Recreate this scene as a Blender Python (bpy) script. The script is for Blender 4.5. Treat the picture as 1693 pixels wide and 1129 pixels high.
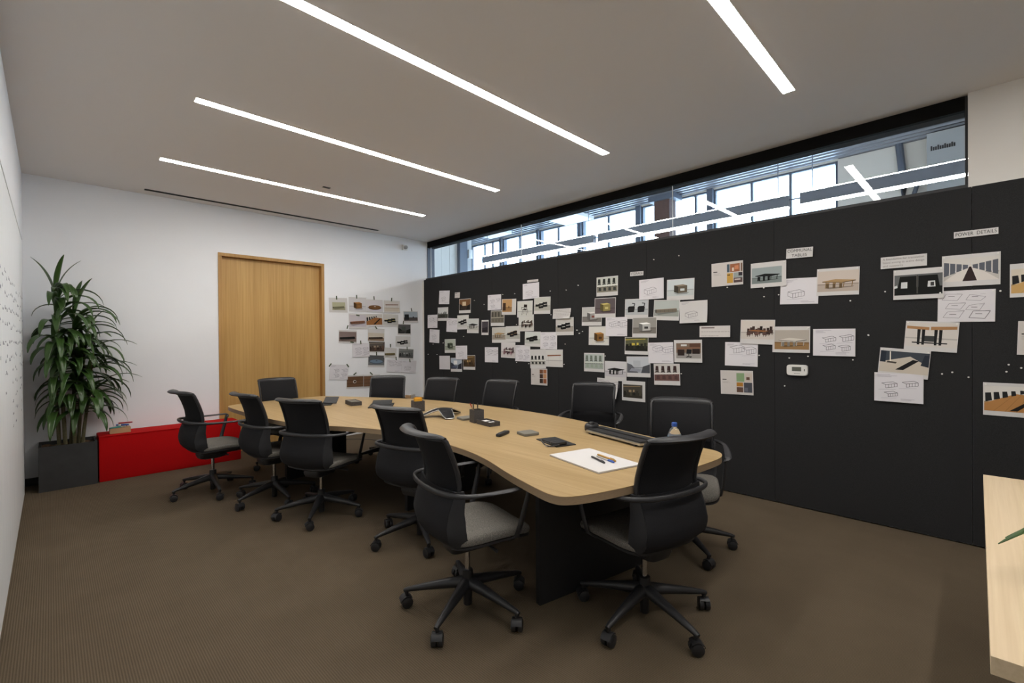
import bpy, bmesh, math, random
from mathutils import Vector, Matrix

sc = bpy.context.scene
for o in list(bpy.data.objects):
    bpy.data.objects.remove(o)
COL = sc.collection
PI = math.pi
RND = random.Random(7)

# ---------------------------------------------------------------- camera, sky, exposure
S = 1.1233                                     # metres; letter-size sheets on the board fix the scale
CAM_H = 1.4266
cam_d = bpy.data.cameras.new('camera')
cam = bpy.data.objects.new('camera', cam_d)
COL.objects.link(cam)
cf = Vector((0.70557, 0.70862, -0.00437)); cr = Vector((0.70859, -0.70559, -0.00733)); cu = Vector((0.00828, -0.00207, 0.99996))
cam.matrix_world = Matrix(((cr.x, cu.x, -cf.x, 0), (cr.y, cu.y, -cf.y, 0), (cr.z, cu.z, -cf.z, CAM_H), (0, 0, 0, 1)))
cam_d.sensor_width = 36; cam_d.lens = 16.2998; cam_d.clip_start = 0.02; cam_d.clip_end = 200
sc.camera = cam

world = bpy.data.worlds.new('overcast_sky'); sc.world = world
world.use_nodes = True
world.node_tree.nodes['Background'].inputs['Color'].default_value = (0.66, 0.83, 1.0, 1)
SKY = 9.0
world.node_tree.nodes['Background'].inputs['Strength'].default_value = SKY
LAMP = 52.0                                    # radiance of the ceiling strips
PENDANT = 60.0
sc.view_settings.view_transform = 'Standard'
sc.view_settings.look = 'None'
sc.view_settings.gamma = 1.0
sc.view_settings.use_curve_mapping = False
sc.view_settings.exposure = 0.0
cy = sc.cycles
cy.use_denoising = True
cy.max_bounces = 10; cy.diffuse_bounces = 6; cy.glossy_bounces = 4; cy.transmission_bounces = 8; cy.transparent_max_bounces = 12
cy.sample_clamp_indirect = 8.0
cy.caustics_reflective = False; cy.caustics_refractive = False

# ---------------------------------------------------------------- materials
def lin(r, g=None, b=None):
    if g is None: r, g, b = r
    f = lambda v: (v / 255 / 12.92) if v / 255 <= 0.04045 else ((v / 255 + 0.055) / 1.055) ** 2.4
    return (f(r), f(g), f(b), 1)
def L(r, g, b): return (r, g, b, 1)
class M:
    pass
def mat(name, col, rough=0.6, metal=0.0, spec=0.5, noise=None, bump=None, emit=None, coords='Object'):
    m = bpy.data.materials.new(name); m.use_nodes = True
    nt = m.node_tree; bs = nt.nodes['Principled BSDF']
    bs.inputs['Base Color'].default_value = col
    bs.inputs['Roughness'].default_value = rough
    bs.inputs['Metallic'].default_value = metal
    bs.inputs['Specular IOR Level'].default_value = spec
    tc = nt.nodes.new('ShaderNodeTexCoord')
    def nz(scale, stretch, detail=3):
        mp = nt.nodes.new('ShaderNodeMapping'); mp.inputs['Scale'].default_value = stretch
        nt.links.new(tc.outputs[coords], mp.inputs['Vector'])
        n = nt.nodes.new('ShaderNodeTexNoise'); n.inputs['Scale'].default_value = scale; n.inputs['Detail'].default_value = detail
        nt.links.new(mp.outputs[0], n.inputs['Vector'])
        return n
    if noise:                                   # (scale, stretch, dark colour, contrast)
        n = nz(noise[0], noise[1])
        cr_ = nt.nodes.new('ShaderNodeValToRGB')
        c = noise[3] if len(noise) > 3 else 0.25
        cr_.color_ramp.elements[0].position = 0.5 - c; cr_.color_ramp.elements[1].position = 0.5 + c
        cr_.color_ramp.elements[0].color = noise[2]; cr_.color_ramp.elements[1].color = col
        nt.links.new(n.outputs['Fac'], cr_.inputs['Fac'])
        nt.links.new(cr_.outputs['Color'], bs.inputs['Base Color'])
    if bump:                                    # (scale, stretch, strength, distance)
        n = nz(bump[0], bump[1])
        b = nt.nodes.new('ShaderNodeBump'); b.inputs['Strength'].default_value = bump[2]; b.inputs['Distance'].default_value = bump[3]
        nt.links.new(n.outputs['Fac'], b.inputs['Height'])
        nt.links.new(b.outputs['Normal'], bs.inputs['Normal'])
    if emit:
        bs.inputs['Emission Color'].default_value = emit[0]
        bs.inputs['Emission Strength'].default_value = emit[1]
    return m

def wood(name, light, dark, rough, axis, fine=1.0):
    """veneer: broad tonal bands plus fine fibres stretched along one axis"""
    m = bpy.data.materials.new(name); m.use_nodes = True
    nt = m.node_tree; bs = nt.nodes['Principled BSDF']; bs.inputs['Roughness'].default_value = rough
    bs.inputs['Specular IOR Level'].default_value = 0.35
    tc = nt.nodes.new('ShaderNodeTexCoord')
    def layer(scale, st, detail):
        mp = nt.nodes.new('ShaderNodeMapping')
        v = [1, 1, 1]; v[axis] = st; mp.inputs['Scale'].default_value = v
        nt.links.new(tc.outputs['Object'], mp.inputs['Vector'])
        n = nt.nodes.new('ShaderNodeTexNoise'); n.inputs['Scale'].default_value = scale; n.inputs['Detail'].default_value = detail
        n.inputs['Distortion'].default_value = 0.3
        nt.links.new(mp.outputs[0], n.inputs['Vector']); return n
    a = layer(7, 0.06, 2); b = layer(90 * fine, 0.02, 4)
    mx = nt.nodes.new('ShaderNodeMix'); mx.data_type = 'FLOAT'; mx.inputs[0].default_value = 0.55
    nt.links.new(a.outputs['Fac'], mx.inputs[2]); nt.links.new(b.outputs['Fac'], mx.inputs[3])
    r = nt.nodes.new('ShaderNodeValToRGB')
    r.color_ramp.elements[0].position = 0.32; r.color_ramp.elements[1].position = 0.66
    r.color_ramp.elements[0].color = dark; r.color_ramp.elements[1].color = light
    nt.links.new(mx.outputs[0], r.inputs['Fac']); nt.links.new(r.outputs['Color'], bs.inputs['Base Color'])
    bp = nt.nodes.new('ShaderNodeBump'); bp.inputs['Strength'].default_value = 0.08; bp.inputs['Distance'].default_value = 0.001
    nt.links.new(b.outputs['Fac'], bp.inputs['Height']); nt.links.new(bp.outputs['Normal'], bs.inputs['Normal'])
    return m

def glass(name, tint=(0.93, 0.97, 1.0, 1), f0=0.06):
    """architectural sheet glass: clear transmission plus a Fresnel mirror reflection"""
    m = bpy.data.materials.new(name); m.use_nodes = True
    nt = m.node_tree; nt.nodes.remove(nt.nodes['Principled BSDF'])
    out = nt.nodes['Material Output']
    t = nt.nodes.new('ShaderNodeBsdfTransparent'); t.inputs['Color'].default_value = tint
    g = nt.nodes.new('ShaderNodeBsdfGlossy'); g.inputs['Roughness'].default_value = 0.0
    fr = nt.nodes.new('ShaderNodeFresnel'); fr.inputs['IOR'].default_value = 1.5
    mx = nt.nodes.new('ShaderNodeMixShader')
    ge = nt.nodes.new('ShaderNodeNewGeometry'); iv = nt.nodes.new('ShaderNodeMath'); iv.operation = 'SUBTRACT'; iv.inputs[0].default_value = 1.0
    mu = nt.nodes.new('ShaderNodeMath'); mu.operation = 'MULTIPLY'
    fr.inputs['IOR'].default_value = 1.6
    nt.links.new(ge.outputs['Backfacing'], iv.inputs[1]); nt.links.new(iv.outputs[0], mu.inputs[0]); nt.links.new(fr.outputs[0], mu.inputs[1])
    nt.links.new(mu.outputs[0], mx.inputs['Fac']); nt.links.new(t.outputs[0], mx.inputs[1]); nt.links.new(g.outputs[0], mx.inputs[2])
    nt.links.new(mx.outputs[0], out.inputs['Surface'])
    return m

def carpet():
    m = bpy.data.materials.new('ribbed_carpet'); m.use_nodes = True
    nt = m.node_tree; bs = nt.nodes['Principled BSDF']; bs.inputs['Roughness'].default_value = 0.95; bs.inputs['Specular IOR Level'].default_value = 0.1
    tc = nt.nodes.new('ShaderNodeTexCoord')
    w = nt.nodes.new('ShaderNodeTexWave'); w.bands_direction = 'X'; w.inputs['Scale'].default_value = 32; w.inputs['Distortion'].default_value = 0.6
    w.inputs['Detail'].default_value = 2; w.inputs['Detail Scale'].default_value = 6
    n = nt.nodes.new('ShaderNodeTexNoise'); n.inputs['Scale'].default_value = 260; n.inputs['Detail'].default_value = 2
    n2 = nt.nodes.new('ShaderNodeTexNoise'); n2.inputs['Scale'].default_value = 3.5; n2.inputs['Detail'].default_value = 4
    for q in (w, n, n2): nt.links.new(tc.outputs['Object'], q.inputs['Vector'])
    r = nt.nodes.new('ShaderNodeValToRGB')
    r.color_ramp.elements[0].color = CARPET_D; r.color_ramp.elements[1].color = CARPET_L
    a = nt.nodes.new('ShaderNodeMath'); a.operation = 'MULTIPLY_ADD'; a.inputs[1].default_value = 0.45
    b = nt.nodes.new('ShaderNodeMath'); b.operation = 'MULTIPLY'; b.inputs[1].default_value = 0.55
    nt.links.new(n.outputs['Fac'], b.inputs[0]); nt.links.new(w.outputs['Fac'], a.inputs[0]); nt.links.new(b.outputs[0], a.inputs[2])
    nt.links.new(a.outputs[0], r.inputs['Fac'])
    hv = nt.nodes.new('ShaderNodeMix'); hv.data_type = 'RGBA'; hv.blend_type = 'MULTIPLY'; hv.inputs[0].default_value = 0.35
    r2 = nt.nodes.new('ShaderNodeValToRGB'); r2.color_ramp.elements[0].position = 0.35; r2.color_ramp.elements[1].position = 0.65
    r2.color_ramp.elements[0].color = (0.72, 0.72, 0.72, 1)
    nt.links.new(n2.outputs['Fac'], r2.inputs['Fac']); nt.links.new(r.outputs['Color'], hv.inputs[6]); nt.links.new(r2.outputs['Color'], hv.inputs[7])
    nt.links.new(hv.outputs[2], bs.inputs['Base Color'])
    bp = nt.nodes.new('ShaderNodeBump'); bp.inputs['Strength'].default_value = 0.6; bp.inputs['Distance'].default_value = 0.004
    nt.links.new(a.outputs[0], bp.inputs['Height']); nt.links.new(bp.outputs['Normal'], bs.inputs['Normal'])
    return m
CARPET_D = L(0.062, 0.046, 0.030); CARPET_L = L(0.172, 0.132, 0.089)

def ink_mat():
    m = bpy.data.materials.new('printed_ink'); m.use_nodes = True
    nt = m.node_tree; bs = nt.nodes['Principled BSDF']; bs.inputs['Roughness'].default_value = 0.7
    bs.inputs['Specular IOR Level'].default_value = 0.2
    at = nt.nodes.new('ShaderNodeAttribute'); at.attribute_name = 'Col'
    nt.links.new(at.outputs['Color'], bs.inputs['Base Color'])
    return m

U1 = (1, 1, 1)
M.wall = mat('white_wall_paint', L(0.83, 0.84, 0.86), 0.75, noise=(2.0, U1, L(0.80, 0.81, 0.835), 0.3), bump=(220, U1, 0.05, 0.001))
M.wall_warm = mat('warm_grey_drywall', L(0.72, 0.68, 0.62), 0.8, bump=(200, U1, 0.05, 0.001))
M.wall_side = mat('darker_warm_drywall', L(0.68, 0.655, 0.615), 0.8, bump=(200, U1, 0.05, 0.001))  # one even tone, darker and warmer than the white walls
M.ceil = mat('ceiling_paint', L(0.72, 0.685, 0.655), 0.9, spec=0.2, bump=(150, U1, 0.04, 0.001))
M.carpet = carpet()
M.pin = mat('charcoal_tackable_fabric', L(0.030, 0.030, 0.031), 0.95, spec=0.15, noise=(320, (1, 1, 1), L(0.018, 0.018, 0.019), 0.2), bump=(420, U1, 0.35, 0.002))
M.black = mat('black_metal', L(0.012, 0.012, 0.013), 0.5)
M.blackmatte = mat('black_laminate', L(0.014, 0.014, 0.015), 0.6, noise=(60, U1, L(0.011, 0.011, 0.012), 0.3))
M.plastic = mat('black_plastic', L(0.017, 0.017, 0.019), 0.42, bump=(300, U1, 0.05, 0.0005))
M.armplastic = mat('charcoal_arm_plastic', L(0.030, 0.030, 0.033), 0.45)
M.mesh = mat('black_mesh_fabric', L(0.013, 0.013, 0.015), 0.85, spec=0.25, noise=(500, (1, 1, 1), L(0.006, 0.006, 0.007), 0.15), bump=(500, U1, 0.4, 0.001))
M.shellfab = mat('charcoal_shell_fabric', L(0.018, 0.018, 0.021), 0.8, spec=0.25, noise=(400, U1, L(0.012, 0.012, 0.014), 0.2), bump=(500, U1, 0.25, 0.001))
M.bolster = mat('charcoal_shell_fabric_lit', L(0.034, 0.034, 0.037), 0.8, spec=0.3, noise=(400, U1, L(0.024, 0.024, 0.026), 0.2), bump=(500, U1, 0.25, 0.001))  # shell fabric made lighter, the light on the side faces put into its colour
M.seat = mat('grey_heather_fabric', L(0.20, 0.185, 0.165), 0.95, spec=0.15, noise=(260, U1, L(0.085, 0.08, 0.07), 0.16), bump=(400, U1, 0.5, 0.002))
M.chrome = mat('polished_steel', L(0.62, 0.62, 0.63), 0.22, 1.0)
M.alu = mat('brushed_aluminium', L(0.55, 0.55, 0.54), 0.35, 1.0, bump=(80, (1, 40, 1), 0.1, 0.0005))
M.table = wood('pale_oak_veneer', L(0.45, 0.32, 0.162), L(0.335, 0.222, 0.095), 0.38, 1)
M.edge = mat('oak_edge_band', L(0.34, 0.245, 0.15), 0.5, noise=(60, (1, 1, 18), L(0.25, 0.17, 0.10), 0.25))
M.side = wood('maple_veneer', L(0.72, 0.58, 0.40), L(0.60, 0.46, 0.29), 0.42, 0)
M.door = wood('golden_oak_door', L(0.56, 0.345, 0.125), L(0.40, 0.225, 0.065), 0.42, 2, 0.7)
M.jamb = wood('golden_oak_frame', L(0.50, 0.29, 0.10), L(0.36, 0.19, 0.055), 0.45, 2, 0.7)
M.red = mat('red_wool_upholstery', L(0.50, 0.004, 0.005), 0.9, spec=0.15, noise=(240, U1, L(0.36, 0.002, 0.003), 0.25), bump=(350, U1, 0.4, 0.002))
M.planter = mat('charcoal_planter', L(0.036, 0.036, 0.037), 0.6, noise=(14, U1, L(0.024, 0.024, 0.024), 0.3), bump=(120, U1, 0.1, 0.001))
M.soil = mat('bark_mulch', L(0.24, 0.14, 0.075), 1.0, noise=(60, U1, L(0.07, 0.04, 0.02), 0.15), bump=(60, U1, 1.0, 0.02))
M.leaf = mat('dracaena_leaf', L(0.046, 0.100, 0.018), 0.33, noise=(12, (12, 0.6, 1), L(0.016, 0.042, 0.009), 0.3))
M.stem = mat('dracaena_cane', L(0.16, 0.14, 0.07), 0.8, noise=(40, (1, 1, 6), L(0.07, 0.065, 0.03), 0.3), bump=(50, (1, 1, 8), 0.6, 0.004))
M.paper = mat('white_paper', L(0.60, 0.585, 0.575), 0.8, spec=0.2)
M.ink = ink_mat()
M.text = mat('black_print', L(0.02, 0.02, 0.02), 0.7)
M.white = mat('white_plastic', L(0.72, 0.71, 0.68), 0.4)
M.lcd = mat('grey_display', L(0.10, 0.105, 0.085), 0.2)
M.pinm = mat('clear_white_pin', L(0.75, 0.74, 0.70), 0.25)
M.tape = mat('green_tape', L(0.05, 0.075, 0.035), 0.6)
M.glass = glass('clear_glass')
M.glass2 = glass('outer_window_glass', (0.97, 0.99, 1.0, 1))
M.board = mat('glossy_whiteboard', L(0.80, 0.81, 0.81), 0.45, spec=0.2, noise=(4, (1, 6, 0.7), L(0.70, 0.72, 0.73), 0.3))
M.marker = mat('marker_ink', L(0.26, 0.26, 0.29), 0.6)
M.lamp = mat('strip_diffuser', L(0.9, 0.9, 0.9), 0.5, emit=(L(1.0, 0.965, 0.915), LAMP))
M.pend = mat('pendant_diffuser', L(0.9, 0.9, 0.9), 0.5, emit=(L(1.0, 0.955, 0.89), PENDANT))
M.pendside = mat('pendant_housing', L(0.16, 0.17, 0.20), 0.4, 0.2)
M.deck = mat('galvanised_deck', L(0.20, 0.215, 0.25), 0.4, 0.4)
M.steel = mat('painted_steel_frame', L(0.10, 0.12, 0.16), 0.5)
M.brick = mat('brown_timber_column', L(0.13, 0.075, 0.06), 0.8, noise=(9, (1, 1, 0.2), L(0.09, 0.05, 0.045), 0.3))
M.concrete = mat('pale_concrete', L(0.5, 0.5, 0.5), 0.85, noise=(3, U1, L(0.42, 0.42, 0.42), 0.3))
M.greybox = mat('grey_cabinet_paint', L(0.36, 0.37, 0.37), 0.5)
M.slate = mat('dark_grey_desk_felt', L(0.068, 0.062, 0.060), 0.85, noise=(90, U1, L(0.045, 0.041, 0.040), 0.2))
M.greypad = mat('grey_felt_pad', L(0.16, 0.15, 0.125), 0.9)
M.yellow = mat('yellow_paper', L(0.75, 0.36, 0.02), 0.7)
M.orange = mat('amber_barrel', L(0.42, 0.22, 0.03), 0.35)
M.blue = mat('blue_plastic', L(0.03, 0.10, 0.42), 0.35)
M.card = mat('brown_cardboard', L(0.33, 0.21, 0.11), 0.85)
M.kraft = mat('tan_kraft', L(0.45, 0.30, 0.16), 0.85)
M.redm = mat('red_plastic', L(0.35, 0.01, 0.02), 0.4)
M.teal = mat('teal_plastic', L(0.05, 0.30, 0.28), 0.4)
M.foot = mat('cream_pot', L(0.6, 0.57, 0.5), 0.5)
M.cable = mat('grey_cable', L(0.06, 0.055, 0.05), 0.6)
M.header = mat('matt_black_header', L(0.008, 0.008, 0.008), 0.9, spec=0.08)
M.phone = mat('black_phone_shell', L(0.010, 0.010, 0.011), 0.55, spec=0.15)
M.dark = mat('dark_cavity', L(0.006, 0.006, 0.006), 0.9)
M.bluejamb = mat('blue_grey_jamb', L(0.07, 0.10, 0.15), 0.5)
M.pet = None
def pet():
    m = bpy.data.materials.new('clear_bottle'); m.use_nodes = True
    bs = m.node_tree.nodes['Principled BSDF']
    bs.inputs['Transmission Weight'].default_value = 0.9; bs.inputs['Roughness'].default_value = 0.05; bs.inputs['IOR'].default_value = 1.35
    bs.inputs['Base Color'].default_value = (0.9, 0.95, 1, 1)
    return m
M.pet = pet()

# ---------------------------------------------------------------- geometry helpers
def finish(bm, name, m, parent=None, loc=None, rotz=0.0, smooth=35):
    bmesh.ops.recalc_face_normals(bm, faces=bm.faces[:])
    if smooth:
        ang = math.radians(smooth)
        for e in bm.edges:
            e.smooth = (len(e.link_faces) != 2) or (e.calc_face_angle(0) < ang)
        for f in bm.faces: f.smooth = True
    me = bpy.data.meshes.new(name); bm.to_mesh(me); bm.free()
    if m: me.materials.append(m)
    return link(name, me, parent, loc, rotz)
def link(name, me, parent=None, loc=None, rotz=0.0):
    o = bpy.data.objects.new(name, me); COL.objects.link(o)
    if parent: o.parent = parent
    if loc is not None: o.location = loc
    if rotz: o.rotation_euler = (0, 0, rotz)
    return o
def tag(o, label=None, cat=None, group=None, kind=None):
    if label: o['label'] = label
    if cat: o['category'] = cat
    if group: o['group'] = group
    if kind: o['kind'] = kind
    return o
def empty(name, loc=(0, 0, 0), rotz=0.0):
    o = bpy.data.objects.new(name, None); COL.objects.link(o)
    o.location = loc; o.rotation_euler = (0, 0, rotz); o.empty_display_size = 0.1
    return o
def hexa(bm, P):
    v = [bm.verts.new(p) for p in P]
    for f in ((3, 2, 1, 0), (4, 5, 6, 7), (0, 1, 5, 4), (1, 2, 6, 5), (2, 3, 7, 6), (3, 0, 4, 7)): bm.faces.new([v[i] for i in f])
    return v
def box(bm, x0, x1, y0, y1, z0, z1, bev=0.0, T=None):
    P = [(x0, y0, z0), (x1, y0, z0), (x1, y1, z0), (x0, y1, z0), (x0, y0, z1), (x1, y0, z1), (x1, y1, z1), (x0, y1, z1)]
    v = hexa(bm, P)
    if bev > 0:
        es = list({e for q in v for e in q.link_edges})
        r = bmesh.ops.bevel(bm, geom=es, offset=bev, segments=2, affect='EDGES', profile=0.7)
        v = list({q for f in r['faces'] for q in f.verts} | {q for q in v if q.is_valid})
    if T: bmesh.ops.transform(bm, matrix=T, verts=[q for q in v if q.is_valid])
    return v
def BM(): return bmesh.new()
def slab(bm, outline, levels, f=None):
    """outline: list of (x,y); levels: list of (inset-scale or inset fn, z). Closed lofted solid."""
    rings = []
    for s, z in levels:
        ring = []
        for (x, y) in outline:
            p = (x * s, y * s, z)
            if f: p = f(*p)
            ring.append(bm.verts.new(p))
        rings.append(ring)
    n = len(outline)
    for a, b in zip(rings, rings[1:]):
        for i in range(n): bm.faces.new((a[i], a[(i + 1) % n], b[(i + 1) % n], b[i]))
    bm.faces.new(rings[0][::-1]); bm.faces.new(rings[-1])
def superell(w, d, n=6, N=40):
    out = []
    for i in range(N):
        t = 2 * PI * i / N; c, s = math.cos(t), math.sin(t)
        out.append((w / 2 * math.copysign(abs(c) ** (2 / n), c), d / 2 * math.copysign(abs(s) ** (2 / n), s)))
    return out
def tube(bm, pts, ra, rb=None, seg=8, up=(0, 0, 1), cap=True):
    """sweep an ellipse (ra sideways, rb along up) along points; ra/rb may be lists"""
    pts = [Vector(p) for p in pts]; n = len(pts); up = Vector(up)
    rings = []
    for i, p in enumerate(pts):
        t = (pts[min(i + 1, n - 1)] - pts[max(i - 1, 0)]).normalized()
        u = up - t * up.dot(t)
        if u.length < 1e-3:
            u = Vector((1, 0, 0)) - t * t.x
            if u.length < 1e-3: u = Vector((0, 1, 0))
        u.normalize(); s = t.cross(u)
        a = ra[i] if isinstance(ra, (list, tuple)) else ra
        b = (rb[i] if isinstance(rb, (list, tuple)) else rb) if rb is not None else a
        rings.append([bm.verts.new(p + s * (a * math.cos(2 * PI * k / seg)) + u * (b * math.sin(2 * PI * k / seg))) for k in range(seg)])
    for r0, r1 in zip(rings, rings[1:]):
        for k in range(seg): bm.faces.new((r0[k], r0[(k + 1) % seg], r1[(k + 1) % seg], r1[k]))
    if cap: bm.faces.new(rings[0][::-1]); bm.faces.new(rings[-1])
def cyl(bm, p0, p1, r0, r1=None, seg=16):
    r1 = r0 if r1 is None else r1
    d = (Vector(p1) - Vector(p0)).normalized()
    up = (0, 0, 1) if abs(d.z) < 0.9 else (1, 0, 0)
    tube(bm, [p0, p1], [r0, r1], None, seg, up)
def lathe(bm, prof, seg=20, c=(0, 0)):
    rings = []
    for r, z in prof: rings.append([bm.verts.new((c[0] + max(r, 1e-4) * math.cos(2 * PI * k / seg), c[1] + max(r, 1e-4) * math.sin(2 * PI * k / seg), z)) for k in range(seg)])
    for a, b in zip(rings, rings[1:]):
        for k in range(seg): bm.faces.new((a[k], a[(k + 1) % seg], b[(k + 1) % seg], b[k]))
    bm.faces.new(rings[0][::-1]); bm.faces.new(rings[-1])
def surf(bm, nu, nv, f, th, nf=None):
    """closed sheet: f(u,v) for u,v in 0..1, thickened along its normal by th"""
    F = [[Vector(f(i / nu, j / nv)) for i in range(nu + 1)] for j in range(nv + 1)]
    A, B = [], []
    for j in range(nv + 1):
        ra, rb = [], []
        for i in range(nu + 1):
            du = F[j][min(i + 1, nu)] - F[j][max(i - 1, 0)]; dv = F[min(j + 1, nv)][i] - F[max(j - 1, 0)][i]
            n = du.cross(dv)
            n = n.normalized() if n.length > 1e-9 else Vector((0, 0, 1))
            ra.append(bm.verts.new(F[j][i] + n * th / 2)); rb.append(bm.verts.new(F[j][i] - n * th / 2))
        A.append(ra); B.append(rb)
    for j in range(nv):
        for i in range(nu):
            bm.faces.new((A[j][i], A[j][i + 1], A[j + 1][i + 1], A[j + 1][i])); bm.faces.new((B[j][i], B[j + 1][i], B[j + 1][i + 1], B[j][i + 1]))
    for i in range(nu):
        bm.faces.new((A[0][i], B[0][i], B[0][i + 1], A[0][i + 1])); bm.faces.new((A[nv][i], A[nv][i + 1], B[nv][i + 1], B[nv][i]))
    for j in range(nv):
        bm.faces.new((A[j][0], A[j + 1][0], B[j + 1][0], B[j][0])); bm.faces.new((A[j][nu], B[j][nu], B[j + 1][nu], A[j + 1][nu]))
def catmull(P, closed=True, k=6):
    out = []; n = len(P)
    for i in range(n if closed else n - 1):
        g = lambda j: Vector(P[j % n]) if closed else Vector(P[min(max(j, 0), n - 1)])
        a, b, c, d = g(i - 1), g(i), g(i + 1), g(i + 2)
        for s in range(k):
            t = s / k
            out.append(0.5 * ((2 * b) + (c - a) * t + (2 * a - 5 * b + 4 * c - d) * t * t + (3 * b - a - 3 * c + d) * t ** 3))
    if not closed: out.append(Vector(P[-1]))
    return out
def lerp_table(T, x):
    for (a, ya), (b, yb) in zip(T, T[1:]):
        if x <= b: return ya + (yb - ya) * (x - a) / (b - a)
    return T[-1][1]
def copy_tree(o, parent=None):
    c = o.copy(); COL.objects.link(c)
    if parent is not None: c.parent = parent
    for ch in list(o.children): copy_tree(ch, c)
    return c

# frame of the right-hand wall: a = distance outward from the board's face, b = along the wall, z = up
K = 0.008; XP = 3.9632 * S
Tv = Vector((K, 1, 0)).normalized(); Nv = Vector((1, -K, 0)).normalized(); BASE = Vector((XP - 3 * S * K, 0, 0))
WM = Matrix(((Nv.x, Tv.x, 0, BASE.x), (Nv.y, Tv.y, 0, BASE.y), (0, 0, 1, 0), (0, 0, 0, 1)))
def WP(a, b, z): return WM @ Vector((a, b, z))
def wbox(bm, a0, a1, b0, b1, z0, z1, bev=0.0): return box(bm, a0, a1, b0, b1, z0, z1, bev, WM)
def struct(name, bm, m, parent=None, smooth=0):
    o = finish(bm, name, m, parent, smooth=smooth)
    if parent is None: o['kind'] = 'structure'
    return o
# ---------------------------------------------------------------- the room shell
XL, YB, ZC, YF = -0.19, 6.688, 3.114, -2.5
bm = BM(); box(bm, XL - 0.3, 5.0, YF - 0.3, YB + 0.3, -0.2, 0.0)
floor = struct('floor', bm, M.carpet)
bm = BM(); box(bm, XL - 0.3, 4.72, YF - 0.3, YB + 0.3, ZC, ZC + 0.15)
struct('ceiling', bm, M.ceil)
bm = BM(); box(bm, XL - 0.2, XL, YF - 0.2, YB + 0.2, 0, ZC)
struct('wall_left', bm, M.wall)
bm = BM(); box(bm, XL, 4.9, YF - 0.2, YF, 0, ZC)
struct('wall_front', bm, M.wall)
DX0, DX1, DZ = 1.49, 2.82, 2.542                 # door frame outer edges
bm = BM()
box(bm, XL, DX0, YB, YB + 0.2, 0, ZC); box(bm, DX1, 4.75, YB, YB + 0.2, 0, ZC); box(bm, DX0, DX1, YB, YB + 0.2, DZ, ZC)
struct('wall_back', bm, M.wall)
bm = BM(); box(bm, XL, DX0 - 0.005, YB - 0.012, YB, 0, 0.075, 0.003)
struct('shadow_strip_back', bm, M.black)  # dark strip standing in for the shadow at the floor beside the planter

# door: recessed leaf in a proud oak frame
bm = BM(); box(bm, DX0 + 0.042, DX1 - 0.042, YB + 0.062, YB + 0.105, 0.006, DZ - 0.042, 0.002)
door = struct('door_1', bm, M.door)
for x0, x1 in ((DX0, DX0 + 0.04), (DX1 - 0.04, DX1)):
    bm = BM(); box(bm, x0, x1, YB - 0.012, YB + 0.12, 0, DZ - 0.041, 0.002); finish(bm, 'door_jamb', M.jamb, door, smooth=0)
bm = BM(); box(bm, DX0, DX1, YB - 0.012, YB + 0.12, DZ - 0.04, DZ, 0.002); finish(bm, 'head_jamb', M.jamb, door, smooth=0)
bm = BM(); box(bm, DX0 - 0.02, DX1 + 0.02, YB + 0.125, YB + 0.2, 0, DZ); finish(bm, 'door_backing', M.dark, door, smooth=0)

# right-hand wall with the long clerestory window
WB0, WB1, WZ0, WZ1 = 0.057, 6.62, 2.482, 3.012
bm = BM()
wbox(bm, 0.03, 0.30, -2.7, 6.70, 0, 2.438)
wbox(bm, 0.10, 0.30, -2.7, WB0 - 0.012, 2.438, 4.9)
wbox(bm, 0.10, 0.30, WB0 - 0.012, 6.95, ZC + 0.002, 4.9)
wbox(bm, 0.10, 0.30, WB1 + 0.12, 6.95, 2.438, ZC + 0.002)
struct('wall_right', bm, M.wall_side)
bm = BM(); wbox(bm, 0.135, 0.29, WB0, WB1 + 0.118, WZ1, ZC - 0.002, 0.003)
win = struct('window_1', bm, M.header)            # dark header of the clerestory
bm = BM(); wbox(bm, 0.10, 0.29, WB0 - 0.01, WB1 + 0.118, 2.4385, WZ0, 0.002); finish(bm, 'window_sill', M.black, win, smooth=0)
bm = BM(); wbox(bm, 0.135, 0.20, WB0 - 0.010, WB0 + 0.004, WZ0, ZC - 0.003); finish(bm, 'window_jamb', M.black, win, smooth=0)
bm = BM(); wbox(bm, 0.135, 0.28, WB1 + 0.06, WB1 + 0.118, WZ0, WZ1 - 0.001); finish(bm, 'window_jamb', M.bluejamb, win, smooth=0)
bs_ = [0.062, 2.242, 4.448, 6.62]
for b0, b1 in zip(bs_, bs_[1:]):
    bm = BM(); wbox(bm, 0.160, 0.172, b0 + 0.003, b1 - 0.003, WZ0 + 0.001, WZ1 - 0.001)
    finish(bm, 'window_pane', M.glass, win, smooth=0)
    bm = BM(); wbox(bm, 0.160, 0.172, b1 - 0.0025, b1 + 0.0025, WZ0 + 0.001, WZ1 - 0.001)
    finish(bm, 'glass_joint', M.white, win, smooth=0)

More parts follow.
